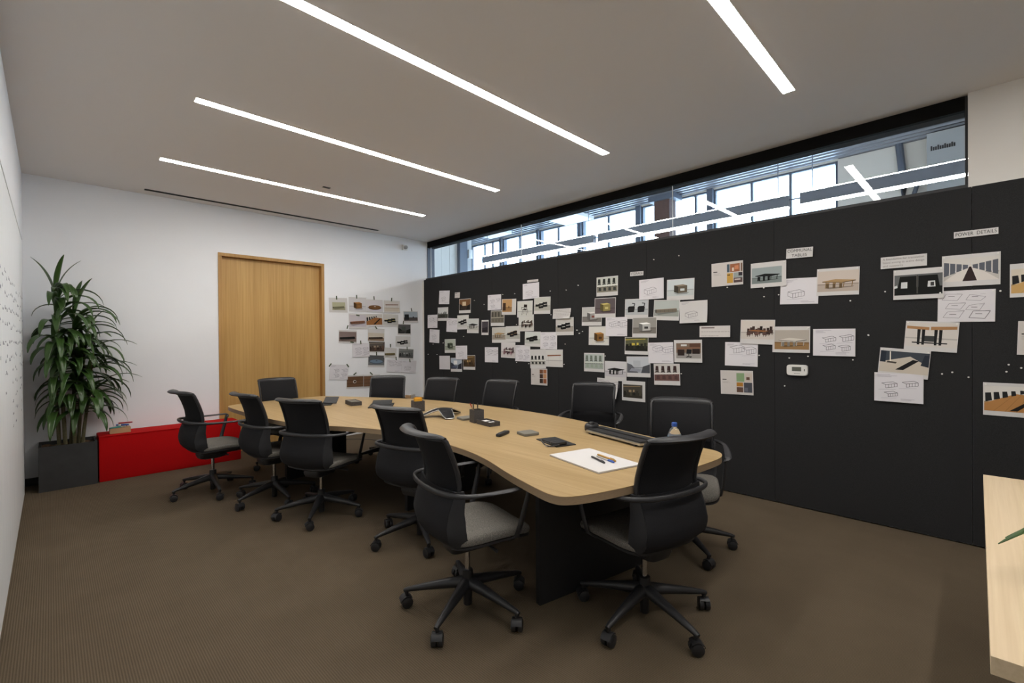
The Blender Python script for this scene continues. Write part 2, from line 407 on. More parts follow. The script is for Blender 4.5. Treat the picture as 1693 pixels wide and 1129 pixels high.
# ---------------------------------------------------------------- the daylit hall beyond the clerestory
A1 = 5.841
HZ = 4.69
bm = BM(); wbox(bm, 0.36, A1 + 0.6, -3.2, 13.4, -0.2, 0.0)
struct('floor_hall', bm, M.concrete)
bm = BM()                                        # ribbed metal roof deck
a = 0.30; prof = []
while a < A1 + 0.35:
    prof += [(a, HZ), (a + 0.05, HZ), (a + 0.07, HZ + 0.075), (a + 0.14, HZ + 0.075)]
    a += 0.16
lo0 = [bm.verts.new(WP(p, -3.2, z)) for p, z in prof]; lo1 = [bm.verts.new(WP(p, 13.4, z)) for p, z in prof]
for i in range(len(prof) - 1): bm.faces.new((lo0[i], lo0[i + 1], lo1[i + 1], lo1[i]))
struct('ceiling_deck', bm, M.deck)
bm = BM(); wbox(bm, 0.3, A1 + 0.6, -3.2, 13.4, HZ + 0.1, HZ + 0.25); struct('roof_slab', bm, M.black)
bm = BM(); wbox(bm, A1, A1 + 0.25, -3.2, 1.854, 0, HZ); wbox(bm, A1, A1 + 0.25, 1.854, 13.4, 0, 0.9); wbox(bm, A1, A1 + 0.25, 1.854, 13.4, HZ - 0.02, HZ + 0.09); wbox(bm, A1, A1 + 0.25, 12.43, 13.4, 0.9, HZ)
struct('wall_hall_outer', bm, M.wall_warm)
bm = BM(); wbox(bm, 0.3, A1, -3.4, -3.2, 0, HZ); struct('wall_hall_near', bm, M.wall_warm)
bm = BM(); wbox(bm, 0.3, A1, 13.2, 13.4, 0, HZ); struct('wall_hall_end', bm, M.wall_warm)
bm = BM(); wbox(bm, 0.3, 0.302, 6.95, 13.2, 0, HZ); struct('wall_hall_inner', bm, M.concrete)
for i, (b0, b1) in enumerate([(1.86, 4.11), (4.24, 5.87), (6.0, 7.68), (7.80, 9.24), (9.33, 10.84), (10.95, 12.43)]):
    bm = BM()
    z0, z1, t = 0.9, HZ - 0.025, 0.035
    wbox(bm, A1 + 0.02, A1 + 0.08, b0, b1, z0, z0 + t); wbox(bm, A1 + 0.02, A1 + 0.08, b0, b1, z1 - t, z1)
    wbox(bm, A1 + 0.02, A1 + 0.08, b0, b0 + t, z0 + t, z1 - t); wbox(bm, A1 + 0.02, A1 + 0.08, b1 - t, b1, z0 + t, z1 - t)
    w = struct('window_%d' % (i + 2), bm, M.steel)
    mull = {0: [2.633, 3.342], 1: [4.526], 2: [6.84], 3: [8.54], 4: [10.1], 5: [11.36, 11.76]}[i]
    for q in mull:
        bm = BM(); wbox(bm, A1 + 0.02, A1 + 0.08, q - 0.022, q + 0.022, z0 + t, z1 - t); finish(bm, 'mullion', M.steel, w, smooth=0)
    bm = BM(); wbox(bm, A1 + 0.03, A1 + 0.07, b0 + t, b1 - t, 2.55, 2.59); finish(bm, 'transom', M.steel, w, smooth=0)
    bm = BM(); wbox(bm, A1 + 0.046, A1 + 0.052, b0 + t, b1 - t, z0 + t, z1 - t); finish(bm, 'window_pane', M.glass2, w, smooth=0)
for i, (b0, b1) in enumerate([(4.11, 4.24), (5.87, 6.0), (7.68, 7.80), (9.24, 9.33), (10.84, 10.95)]):
    bm = BM(); wbox(bm, A1 - 0.06, A1 + 0.2, b0, b1, 0, HZ); struct('trim_%d' % (i + 1), bm, M.steel)
bm = BM(); wbox(bm, A1 - 0.42, A1 - 0.10, 4.93, 5.30, 0, HZ - 0.12, 0.01)
col_ = struct('column_timber', bm, M.brick)
bm = BM(); wbox(bm, A1 - 0.46, A1 - 0.06, 4.80, 5.43, HZ - 0.12, HZ, 0.01); finish(bm, 'column_capital', M.steel, col_, smooth=0)
# partition and piers at the far left of the hall
bm = BM()
for k in range(3): wbox(bm, 2.22 + 0.25 * k, 2.463 + 0.25 * k, 9.5, 9.56, 0, HZ, 0.004)
struct('wall_partition', bm, M.wall_warm)
bm = BM(); wbox(bm, 1.2, 2.21, 9.46, 9.58, 0, HZ); struct('wall_partition_dark', bm, M.bluejamb)
bm = BM(); wbox(bm, 2.975, 3.22, 9.40, 9.65, 0, HZ, 0.004); struct('column_dark', bm, M.steel)
bm = BM(); wbox(bm, 3.225, 3.42, 9.48, 9.6, 0, HZ, 0.004); struct('column_pale', bm, M.concrete)

# pendants in line, dark housing with a lit underside and lit top edge
pend_lab = ['long dark pendant light in the hall, furthest along the clerestory window', 'long dark pendant light hanging in the middle of the clerestory window', 'long dark pendant light at the right end of the clerestory window, before the grey cabinet']
for i, (b0, b1) in enumerate([(4.415, 7.175), (1.602, 4.325), (-1.2, 1.482)]):
    a0, a1 = 1.797, 1.885
    r = empty('pendant_light', WP(a0, (b0 + b1) / 2, 3.0)); tag(r, pend_lab[i], 'pendant light', 'pendant lights beyond the clerestory')
    inv = Matrix.Translation(-WP(a0, (b0 + b1) / 2, 3.0))
    def pb(bm_, *q):
        v = wbox(bm_, *q); return v
    bm = BM(); pb(bm, a0, a1, b0, b1, 2.987, 3.120, 0.002); bmesh.ops.transform(bm, matrix=inv, verts=bm.verts[:]); finish(bm, 'housing', M.pendside, r, smooth=0)
    bm = BM(); pb(bm, a0 + 0.004, a1 - 0.004, b0 + 0.01, b1 - 0.01, 2.974, 2.987); bmesh.ops.transform(bm, matrix=inv, verts=bm.verts[:]); finish(bm, 'diffuser', M.pend, r, smooth=0)
    bm = BM(); pb(bm, a0 + 0.004, a1 - 0.004, b0 + 0.01, b1 - 0.01, 3.120, 3.127); bmesh.ops.transform(bm, matrix=inv, verts=bm.verts[:]); finish(bm, 'top_diffuser', M.pend, r, smooth=0)
    for q in (b0 + 0.12, b1 - 0.12):
        bm = BM(); cyl(bm, WP(1.84, q, 3.128), WP(1.84, q, HZ), 0.006, seg=8); bmesh.ops.transform(bm, matrix=inv, verts=bm.verts[:]); finish(bm, 'hanger_cable', M.steel, r)
    bm = BM(); cyl(bm, WP(1.84, b1, 3.07), WP(1.84, b1 + (0.09 if i == 1 else 0.12), 3.07), 0.008, seg=8); bmesh.ops.transform(bm, matrix=inv, verts=bm.verts[:]); finish(bm, 'link_conduit', M.steel, r)
# ceiling panels, cabinet, conduit and sensor in the hall
for lab, (a0, a1, b0, b1) in (('pale square panel under the hall deck, nearer one beside a pendant cable', (4.1, 4.86, 6.58, 7.45)), ('pale square panel under the hall deck, further one near the dark column', (3.75, 4.5, 9.05, 9.9))):
    bm = BM(); wbox(bm, a0, a1, b0, b1, 4.32, 4.40, 0.006); o = finish(bm, 'ceiling_panel', M.wall, smooth=0); tag(o, lab, 'panel', 'square panels under the hall deck')
    bm = BM()
    for qa in (a0 + 0.1, a1 - 0.1):
        for qb in (b0 + 0.1, b1 - 0.1): cyl(bm, WP(qa, qb, 4.40), WP(qa, qb, HZ + 0.02), 0.006, seg=6)
    finish(bm, 'hanger_rods', M.steel, o)
bm = BM(); wbox(bm, A1 - 0.5, A1 - 0.002, -0.9, 0.60, 1.2, 4.60, 0.006)
cab = finish(bm, 'wall_cabinet', M.greybox, smooth=0); tag(cab, 'tall pale grey cabinet on the hall wall at the right end of the window', 'cabinet')
bm = BM()
for i in range(11):
    b_ = 0.555 - 0.026 * i; wbox(bm, A1 - 0.503, A1 - 0.4995, b_ - 0.02, b_, 4.32, 4.32 + 0.055 + 0.018 * ((i * 5) % 3 == 0))
finish(bm, 'lettering', M.text, cab, smooth=0)
bm = BM(); wbox(bm, A1 - 0.503, A1 - 0.4995, -0.1, 0.16, 3.62, 3.67); finish(bm, 'label_strip', M.slate, cab, smooth=0)
bm = BM()
tube(bm, [WP(A1 - 0.05, 0.97, 0.3), WP(A1 - 0.05, 0.93, 3.4), WP(A1 - 0.05, 0.92, 4.0), WP(A1 - 0.05, 0.98, HZ)], 0.055, seg=10)
o = finish(bm, 'wall_conduit', M.steel); tag(o, 'dark upright pipe on the pale hall wall left of the grey cabinet', 'pipe')
bm = BM()
arc = [WP(A1 - 0.05, 0.83, 0.3), WP(A1 - 0.05, 0.83, 3.4)] + [WP(A1 - 0.05 - 0.1 * t, 0.83 - 0.19 * (1 - math.cos(t * PI / 2)), 3.4 + 0.62 * math.sin(t * PI / 2)) for t in (0.2, 0.4, 0.6, 0.8, 1)]
tube(bm, arc, 0.032, seg=10)
o = finish(bm, 'wall_conduit', M.steel); tag(o, 'thin curved pipe bending right into the grey hall cabinet', 'pipe')
bm = BM(); wbox(bm, 3.24, 3.36, 9.36, 9.478, 3.55, 3.78, 0.01); o = finish(bm, 'wall_speaker', M.white); tag(o, 'small white box mounted on the pale pier at the left of the clerestory', 'speaker')

# ---------------------------------------------------------------- ceiling strips, slot vent, devices
LX0, LX1 = 0.730, 3.604
strip_lab = ['long white ceiling light strip nearest the camera, behind the frame edge', 'ceiling light strip at upper right, nearest the clerestory end in view', 'long ceiling light strip second from the right, leaving the top edge', 'long ceiling light strip third from the right, fully in view', 'shortest looking ceiling light strip, closest to the oak door wall']
for i, y in enumerate((-0.545, 0.910, 2.389, 3.836, 5.297)):
    r = empty('ceiling_light', ((LX0 + LX1) / 2, y, ZC)); tag(r, strip_lab[i], 'ceiling light', 'linear ceiling lights')
    hw, hl = 0.035, (LX1 - LX0) / 2
    bm = BM(); box(bm, -hl, hl, -hw, hw, -0.004, -0.0005); finish(bm, 'diffuser', M.lamp, r, smooth=0)
    bm = BM()
    for q in ((-hl - 0.004, hl + 0.004, -hw - 0.005, -hw - 0.0005), (-hl - 0.004, hl + 0.004, hw + 0.0005, hw + 0.005), (-hl - 0.005, -hl - 0.0005, -hw, hw), (hl + 0.0005, hl + 0.005, -hw, hw)):
        box(bm, q[0], q[1], q[2], q[3], -0.003, -0.0002)
    finish(bm, 'trim_frame', M.white, r, smooth=0)
bm = BM(); box(bm, 0.752, 3.575, 6.462, 6.498, ZC - 0.004, ZC - 0.0005)
slot = finish(bm, 'slot_vent', M.dark, smooth=0); tag(slot, 'long thin black air slot in the ceiling above the oak door', 'vent')
for y0, y1 in ((6.456, 6.461), (6.499, 6.504)):
    bm = BM(); box(bm, 0.748, 3.579, y0, y1, ZC - 0.006, ZC - 0.0005); finish(bm, 'slot_flange', M.black, slot, smooth=0)
bm = BM(); box(bm, 2.125, 2.205, 5.03, 5.07, ZC - 0.005, ZC - 0.0005, 0.001)
o = finish(bm, 'ceiling_sensor', M.black, smooth=0); tag(o, 'small black rectangular sensor slot in the ceiling beside the rear light strip', 'sensor')
bm = BM(); box(bm, -0.045, 0.045, -0.03, 0.0, -0.045, 0.045, 0.01)
o = finish(bm, 'wall_sensor', M.white, loc=(4.16, YB - 0.001, 2.955)); tag(o, 'small white motion sensor high on the wall near the back corner', 'sensor')
bm = BM(); slab(bm, superell(0.06, 0.06, 2, 16), [(1, 0), (0.95, 0.03), (0.6, 0.05)], lambda x, y, z: (x, -0.031 - z, y)); finish(bm, 'sensor_lens', M.greybox, o)

# pinboard: 4 ft tackable panels
pb_ = empty('pinboard', WP(0.015, 3.3, 0)); tag(pb_, 'full-length charcoal fabric pinboard covered in pinned prints', 'pinboard')
inv = Matrix.Translation(-WP(0.015, 3.3, 0))
edges = [-2.4, -1.187, 0.026, 1.239, 2.45, 3.663, 4.876, 6.088, 6.60]
for b0, b1 in zip(edges, edges[1:]):
    bm = BM(); wbox(bm, 0.0, 0.029, b0 + 0.001, b1 - 0.001, 0.012, 2.438, 0.0015)
    bmesh.ops.transform(bm, matrix=inv, verts=bm.verts[:]); finish(bm, 'board_panel', M.pin, pb_, smooth=0)

# whiteboard on the left wall
wbd = empty('whiteboard', (XL, 3.0, 1.2)); tag(wbd, 'full-height glossy whiteboard with faint marker notes on the left wall', 'whiteboard')
bm = BM(); box(bm, 0.0005, 0.008, -5.2, 3.30, -1.19, 1.19, 0.002); finish(bm, 'board_surface', M.board, wbd, smooth=0)
bm = BM(); box(bm, 0.0005, 0.0105, -5.2, 3.30, 1.1905, 1.197); finish(bm, 'board_rail', M.alu, wbd, smooth=0)
bm = BM()
for col0 in range(26):
    y = -1.2 + col0 * 0.175 + RND.uniform(-0.02, 0.02)
    for row in range(RND.randint(5, 11)):
        z = 0.62 - row * 0.098 + RND.uniform(-0.02, 0.02); x_ = y
        for k in range(RND.randint(2, 6)):
            w_ = RND.uniform(0.006, 0.022); h_ = RND.uniform(0.004, 0.022)
            box(bm, 0.0081, 0.0084, x_, x_ + w_, z, z + h_); x_ += w_ + 0.008
o = finish(bm, 'marker_notes', M.marker, wbd, smooth=0); o['kind'] = 'stuff'
# ---------------------------------------------------------------- conference table
TT, TH = 0.74, 0.038
OUT = [(1.590, 1.262), (1.562, 1.330), (1.585, 1.45), (1.660, 1.70), (1.765, 1.99), (1.826, 2.25), (1.848, 2.55), (1.845, 2.9), (1.800, 3.23), (1.665, 3.56), (1.52, 3.83), (1.405, 4.20), (1.352, 4.62), (1.325, 5.1), (1.318, 5.52),
       (1.36, 5.66), (1.50, 5.725), (1.95, 5.775), (2.32, 5.765), (2.44, 5.68), (2.60, 5.44), (2.80, 5.08), (2.98, 4.72), (3.09, 4.42), (3.16, 4.05), (3.20, 3.61), (3.225, 3.23), (3.215, 2.82), (3.165, 2.436), (3.085, 2.06), (3.005, 1.756), (2.945, 1.5), (2.895, 1.25),
       (2.86, 1.115), (2.76, 1.050), (2.60, 1.045), (2.25, 1.085), (1.92, 1.140), (1.70, 1.205)]
TC = Vector((2.3, 3.4))
def smooth_outline(P, k=5):
    return [(p.x, p.y) for p in catmull([Vector((x, y, 0)) for x, y in P], True, k)]
top_out = [(x - TC.x, y - TC.y) for x, y in smooth_outline(OUT)]
tbl = empty('conference_table', (TC.x, TC.y, 0)); tag(tbl, 'long wavy conference table with pale oak top on black panel legs', 'table')
bm = BM()
ring = lambda z: [bm.verts.new((x, y, z)) for x, y in top_out]
r0, r1 = ring(TT - 0.002), ring(TT); n = len(r0)
for i in range(n): bm.faces.new((r0[i], r0[(i + 1) % n], r1[(i + 1) % n], r1[i]))
bm.faces.new(r0[::-1]); bm.faces.new(r1)
bmesh.ops.triangulate(bm, faces=[f for f in bm.faces if len(f.verts) > 4])
finish(bm, 'tabletop', M.table, tbl, smooth=40)
bm = BM(); ring = lambda z: [bm.verts.new((x * 0.9995, y * 0.9995, z)) for x, y in top_out]
r0, r1 = ring(TT - TH), ring(TT - 0.0025)
for i in range(n): bm.faces.new((r0[i], r0[(i + 1) % n], r1[(i + 1) % n], r1[i]))
bm.faces.new(r0[::-1]); bm.faces.new(r1)
bmesh.ops.triangulate(bm, faces=[f for f in bm.faces if len(f.verts) > 4])
finish(bm, 'edge_band', M.edge, tbl, smooth=40)
for (p, q) in (((1.845, 1.655), (2.66, 1.495)), ((2.10, 3.36), (2.90, 3.42)), ((1.70, 4.98), (2.40, 5.12))):
    d = Vector((q[0] - p[0], q[1] - p[1], 0)).normalized(); nn = Vector((-d.y, d.x, 0)) * 0.035
    P = [Vector((p[0], p[1], 0)), Vector((q[0], q[1], 0)), Vector((q[0], q[1], 0)) + nn, Vector((p[0], p[1], 0)) + nn]
    P = [v - Vector((TC.x, TC.y, 0)) for v in P]
    bm = BM(); hexa(bm, [v + Vector((0, 0, 0.0)) for v in P] + [v + Vector((0, 0, TT - TH - 0.0005)) for v in P]); finish(bm, 'panel_leg', M.blackmatte, tbl, smooth=0)

# ---------------------------------------------------------------- office chair
CURV = 0.055
BACKP = [(0.415, -0.165), (0.44, -0.205), (0.47, -0.234), (0.53, -0.246), (0.60, -0.232), (0.68, -0.200), (0.74, -0.198), (0.80, -0.211), (0.88, -0.238), (0.96, -0.273)]  # z -> y of the back
def back_y(z): return lerp_table(BACKP, z)
def build_chair(spokes_deg):
    r = empty('office_chair')
    # seat
    sx = superell(0.48, 0.47, 5, 44)
    def sf(x, y, z):
        fr = max(0, (y - 0.03) / 0.2)
        return (x, y + 0.055, z - 0.022 * fr * fr + 0.012 * (x / 0.24) ** 2)
    bm = BM(); slab(bm, sx, [(0.90, 0.418), (0.985, 0.424), (1.0, 0.438), (0.985, 0.452), (0.93, 0.461), (0.6, 0.463), (0.2, 0.462)], sf); finish(bm, 'seat_cushion', M.seat, r, smooth=50)
    bm = BM(); slab(bm, sx, [(0.55, 0.372), (0.80, 0.388), (0.985, 0.408), (0.985, 0.419), (0.9, 0.4195)], sf); finish(bm, 'seat_pan', M.plastic, r, smooth=50)
    bm = BM(); slab(bm, superell(0.17, 0.24, 5, 24), [(0.55, 0.322), (0.9, 0.335), (1.0, 0.365), (0.95, 0.392)], lambda x, y, z: (x, y - 0.01, z))
    tube(bm, [(0.0, 0.03, 0.36), (0.15, 0.05, 0.372), (0.225, 0.05, 0.372)], [0.006, 0.006, 0.009], seg=8)
    finish(bm, 'tilt_mechanism', M.plastic, r, smooth=50)
    bm = BM(); cyl(bm, (0, 0, 0.19), (0, 0, 0.325), 0.014); finish(bm, 'gas_lift', M.chrome, r, smooth=50)
    # back: upper mesh panel, frame with rolled lip, lower shell
    def wide(z): return lerp_table([(0.42, 0.192), (0.5, 0.212), (0.7, 0.206), (0.96, 0.206)], z)
    bm = BM()
    surf(bm, 14, 10, lambda u, v: ((2 * u - 1) * (wide(0.70 + 0.25 * v) - 0.012), back_y(0.70 + 0.25 * v) + CURV * ((2 * u - 1) ** 2), 0.70 + 0.25 * v), 0.005)
    finish(bm, 'back_mesh', M.mesh, r, smooth=60)
    bm = BM()
    for s in (-1, 1):
        tube(bm, [(s * wide(z), back_y(z) + CURV - 0.002, z) for z in (0.66, 0.72, 0.78, 0.84, 0.90, 0.945)] + [(s * (wide(0.96) - 0.008), back_y(0.958) + CURV - 0.012, 0.962)], [0.010] * 5 + [0.011, 0.010], [0.013] * 7, seg=8, up=(0, 1, 0))
    LIP = [(0.0, -0.012), (-0.002, 0.008), (-0.014, 0.020), (-0.034, 0.026), (-0.056, 0.022), (-0.068, 0.010)]
    def lip(u, v):
        x = (2 * u - 1); k = (1 - abs(x) ** 7) ** 0.5 if abs(x) < 1 else 0.0
        t = v * (len(LIP) - 1); i = min(int(t), len(LIP) - 2); f = t - i
        y = LIP[i][0] + (LIP[i + 1][0] - LIP[i][0]) * f; z = LIP[i][1] + (LIP[i + 1][1] - LIP[i][1]) * f
        kk = 0.25 + 0.75 * k
        return (x * 0.211, back_y(0.955) + CURV * x * x + y * kk, 0.957 + z * kk)
    surf(bm, 26, 12, lip, 0.012)
    finish(bm, 'back_frame', M.plastic, r, smooth=60)
    bm = BM()
    def shell(u, v):
        z = 0.415 + 0.287 * v; x = 2 * u - 1
        return (x * (wide(z) - 0.004), back_y(z) + CURV * x * x * 0.6, z)
    surf(bm, 22, 14, shell, 0.010); finish(bm, 'back_shell', M.shellfab, r, smooth=50)
    for s in (-1, 1):
        bm = BM()
        def bol(u, v):
            z = 0.412 + 0.290 * v; fl = 0.040 + 0.050 * min(1, max(0, (0.70 - z) / 0.16)) - 0.02 * max(0, (0.46 - z) / 0.05)
            return (s * (wide(z) - 0.002 + 0.016 * math.sin(u * PI / 2) ), back_y(z) + CURV * 0.6 - 0.004 + fl * u, z)
        surf(bm, 6, 14, bol, 0.014); finish(bm, 'back_bolster', M.bolster, r, smooth=50)
    # arm hoop with posts
    half = [(0.262, 0.225, 0.655), (0.275, 0.230, 0.672), (0.283, 0.205, 0.683), (0.288, 0.08, 0.684), (0.286, -0.05, 0.688), (0.272, -0.14, 0.692), (0.225, -0.20, 0.696), (0.14, -0.236, 0.698), (0.0, -0.250, 0.699)]
    pts = half + [(-x, y, z) for x, y, z in half[-2::-1]]
    wid = [0.013, 0.017, 0.020, 0.020, 0.017, 0.012, 0.009, 0.009, 0.009]; hgt = [0.008, 0.008, 0.008, 0.008, 0.009, 0.011, 0.013, 0.014, 0.014]
    pp = catmull([Vector(p) for p in pts], False, 3)
    def spread(a):
        full = a + a[-2::-1]; out = []
        for i in range(len(full) - 1): out += [full[i] + (full[i + 1] - full[i]) * t / 3 for t in range(3)]
        return out + [full[-1]]
    bm = BM(); tube(bm, pp, spread(wid), spread(hgt), seg=10); finish(bm, 'arm_hoop', M.armplastic, r, smooth=60)
    for s in (-1, 1):
        bm = BM(); tube(bm, [(s * 0.205, 0.13, 0.405), (s * 0.245, 0.155, 0.43), (s * 0.255, 0.175, 0.50), (s * 0.262, 0.21, 0.62), (s * 0.266, 0.222, 0.668)], [0.008] * 5, [0.017, 0.018, 0.017, 0.015, 0.013], seg=8, up=(0, 1, 0)); finish(bm, 'arm_post', M.armplastic, r, smooth=60)
    # five-star base
    bm = BM(); lathe(bm, [(0.020, 0.020), (0.023, 0.024), (0.024, 0.10), (0.040, 0.105), (0.042, 0.155), (0.030, 0.165), (0.028, 0.205), (0.020, 0.208)]); finish(bm, 'base_hub', M.plastic, r, smooth=40)
    sp_me = cs_me = None
    for k in range(5):
        a = math.radians(spokes_deg + 72 * k - 90)
        if sp_me is None:
            bm = BM()
            tube(bm, [(0, 0.025, 0.140), (0, 0.10, 0.130), (0, 0.22, 0.112), (0, 0.325, 0.093), (0, 0.343, 0.088)], [0.036, 0.028, 0.020, 0.014, 0.011], [0.030, 0.026, 0.019, 0.012, 0.009], seg=10)
            cyl(bm, (0, 0.330, 0.072), (0, 0.330, 0.092), 0.011, seg=10)
            sp = finish(bm, 'base_spoke', M.plastic, r, rotz=a, smooth=50); sp_me = sp.data
            bm = BM()
            for s in (-1, 1):
                cyl(bm, (s * 0.005, 0, 0.030), (s * 0.012, 0, 0.030), 0.028, 0.030, 18); cyl(bm, (s * 0.012, 0, 0.030), (s * 0.026, 0, 0.030), 0.030, 0.029, 18); cyl(bm, (s * 0.026, 0, 0.030), (s * 0.030, 0, 0.030), 0.029, 0.018, 18)
            surf(bm, 8, 4, lambda u, v: ((v - 0.5) * 0.05, 0.034 * math.cos(PI * (0.1 + 0.65 * u)), 0.030 + 0.034 * math.sin(PI * (0.1 + 0.65 * u))), 0.004)
            cyl(bm, (0, 0, 0.060), (0, 0, 0.078), 0.008, seg=8)
            cs = finish(bm, 'caster', M.plastic, sp, loc=(0, 0.330, 0.0), rotz=0.7, smooth=50); cs_me = cs.data
        else:
            sp = link('base_spoke', sp_me, r, None, a)
            link('caster', cs_me, sp, (0, 0.330, 0.0), RND.uniform(-1.5, 1.5))
    return r
proto = build_chair(0)
CH = [  # x, y, heading, base angle, label
    (1.566, 1.921, -12, 61, 'black mesh office chair nearest on the left, its grey seat turned into view'),
    (2.157, 1.213, 76, 36, 'black mesh office chair at the near end of the table, back to the camera'),
    (1.887, 2.853, 15, 30, 'office chair on the left side, half hidden behind the nearest grey-seat chair'),
    (1.573, 3.819, 25, 17, 'office chair third along the left side, back square to the camera'),
    (1.43, 4.505, 6, 56, 'office chair on the left side between the side-on chair and the square-on one'),
    (1.090, 5.156, 7, 51, 'office chair seen side-on in front of the red bench'),
    (1.925, 5.69, -88, 50, 'office chair at the far table end, in front of the oak door'),
    (2.825, 5.01, 228, 20, 'office chair facing us below the prints taped to the white wall'),
    (3.03, 4.33, 200, 40, 'office chair on the board side, closest to the far corner'),
    (3.26, 3.625, 188, 10, 'office chair on the board side, second from the far corner'),
    (3.665, 2.62, 207, 60, 'office chair on the board side pushed back towards the pinboard, third from far corner'),
    (3.06, 1.44, 204, 18, 'office chair on the board side behind the water bottle'),
]
for i, (x, y, hd, ba, lab) in enumerate(CH):
    c = proto if i == 0 else copy_tree(proto)
    c.location = (x, y, 0); rz = math.radians(hd - 90); c.rotation_euler = (0, 0, rz)
    tag(c, lab, 'chair', 'office chairs around the conference table')
    k = 0
    for ch in c.children:
        if ch.name.startswith('base_spoke'):
            ch.rotation_euler = (0, 0, math.radians(ba + 72 * k - 90) - rz); k += 1
            for q in ch.children: q.rotation_euler = (0, 0, RND.uniform(-1.6, 1.6))

# ---------------------------------------------------------------- red bench, planter with dracaena
bm = BM(); box(bm, -0.645, 0.645, -0.18, 0.18, 0.0, 0.465, 0.018)
bench = finish(bm, 'bench', M.red, loc=(0.985, 6.485, 0), smooth=40); tag(bench, 'low red upholstered bench against the white back wall', 'bench')
bm = BM()
for s in (-0.02,):
    tube(bm, [(-0.646, -0.181, 0.462), (0.0, -0.182, 0.463), (0.646, -0.181, 0.462)], 0.003, seg=6)
finish(bm, 'seam_piping', M.red, bench)
# kraft tray of markers on the bench
ty = empty('marker_tray', (0.52, 6.47, 0.465)); tag(ty, 'small tan cardboard tray of markers on the red bench', 'tray')
bm = BM()
box(bm, -0.085, 0.085, -0.05, 0.05, 0.0, 0.004); box(bm, -0.078, 0.078, -0.042, 0.042, 0.005, 0.0525); box(bm, -0.085, 0.085, -0.05, -0.046, 0.004, 0.055); box(bm, -0.085, 0.085, 0.046, 0.05, 0.004, 0.055); box(bm, -0.085, -0.081, -0.046, 0.046, 0.004, 0.055); box(bm, 0.081, 0.085, -0.046, 0.046, 0.004, 0.055)
finish(bm, 'tray_box', M.kraft, ty, smooth=0)
mk = [(M.teal, 'teal', -0.055, 0.9), (M.white, 'white', -0.02, 0.3), (M.redm, 'red', 0.0, 0.8), (M.blue, 'blue', 0.03, 0.4), (M.white, 'silver', 0.045, 1.2), (M.redm, 'dark red', 0.06, 0.6)]
for i, (m_, cn, x, tilt) in enumerate(mk):
    bm = BM(); a_ = (0.5, -0.2, 0.15, -0.6, 0.7, -0.1)[i]; d = Vector((math.cos(a_), math.sin(a_), 0.0)) * 0.058
    c0 = Vector((0.52 + (-0.035, -0.01, 0.0, 0.02, 0.03, 0.045)[i], 6.47 + (-0.030, -0.005, 0.020, -0.020, 0.010, -0.006)[i], 0.465 + (0.0625, 0.0625, 0.0625, 0.0805, 0.0805, 0.0985)[i]))
    cyl(bm, -d, d * 0.5, 0.008, seg=10); cyl(bm, d * 0.5, d, 0.0086, 0.007, seg=10)
    o = finish(bm, 'marker', m_, loc=c0, smooth=50)
    tag(o, {0: 'teal marker leaning at the left of the tan tray on the bench', 1: 'white marker in the tan tray beside the teal one', 2: 'bright red marker in the middle of the tan tray', 3: 'blue marker in the tan tray on the red bench', 4: 'silver-white marker near the right end of the tan tray', 5: 'dark red marker sticking out right of the tan tray'}[i], 'marker', 'markers in the tray')

pl = empty('potted_dracaena', (0.12, 6.47, 0)); tag(pl, 'tall dracaena plant with drooping leaves in a square charcoal planter', 'plant')
bm = BM()
W, D, Hh, t = 0.21, 0.18, 0.43, 0.018
box(bm, -W, W, -D, D, 0, 0.05); box(bm, -W, W, -D, -D + t, 0.05, Hh); box(bm, -W, W, D - t, D, 0.05, Hh); box(bm, -W, -W + t, -D + t, D - t, 0.05, Hh); box(bm, W - t, W, -D + t, D - t, 0.05, Hh)
finish(bm, 'planter', M.planter, pl, smooth=0)
bm = BM()
surf(bm, 16, 14, lambda u, v: (-W + t + (2 * (W - t)) * u, -D + t + 2 * (D - t) * v, 0.385 + 0.012 * math.sin(17 * u) * math.cos(13 * v)), 0.02)
finish(bm, 'soil', M.soil, pl, smooth=60)
def leaf_mesh(length, width, rise, droop, twist):
    bm = BM()
    def f(u, v):
        s = v; ang = rise - droop * s ** 1.3
        # integrate the arching midrib
        n = 14; y = z = 0.0
        for k in range(n):
            q = (k + 0.5) / n * s; aa = rise - droop * q ** 1.25
            y += math.cos(aa) * s / n; z += math.sin(aa) * s / n
        w = width * (math.sin(min(1, 0.16 + s * 0.84) * PI) ** 0.55 if s < 0.985 else 0.10) * (0.55 + 0.6 * s if s < 0.4 else 0.79 - 0.15 * (s - 0.4))
        x = (2 * u - 1) * w / 2
        fold = abs(2 * u - 1) * w * 0.18
        return (x, y * length - math.sin(twist) * x * 0.3, z * length + fold)
    surf(bm, 4, 11, f, 0.0012)
    bmesh.ops.recalc_face_normals(bm, faces=bm.faces[:])
    for q in bm.faces: q.smooth = True
    me = bpy.data.meshes.new('leaf'); bm.to_mesh(me); bm.free(); me.materials.append(M.leaf); return me
LM = [leaf_mesh(0.46, 0.080, 1.10, 2.5, 0.5), leaf_mesh(0.52, 0.076, 0.80, 2.3, -0.5), leaf_mesh(0.42, 0.088, 0.50, 2.1, 0.4), leaf_mesh(0.48, 0.080, 0.35, 1.9, -0.4), leaf_mesh(0.40, 0.060, 1.40, 0.7, 0.0), leaf_mesh(0.54, 0.066, 1.0, 1.6, 0.2)]
prl = random.Random(21)
canes = [((-0.065, -0.03), (-0.10, -0.03), 1.45), ((-0.02, -0.07), (-0.085, -0.07), 1.92), ((0.045, -0.02), (0.05, -0.03), 1.72), ((0.075, 0.04), (0.13, -0.02), 1.45), ((0.02, 0.05), (0.06, 0.0), 1.20), ((0.10, -0.06), (0.16, -0.10), 0.95)]
nl = 0
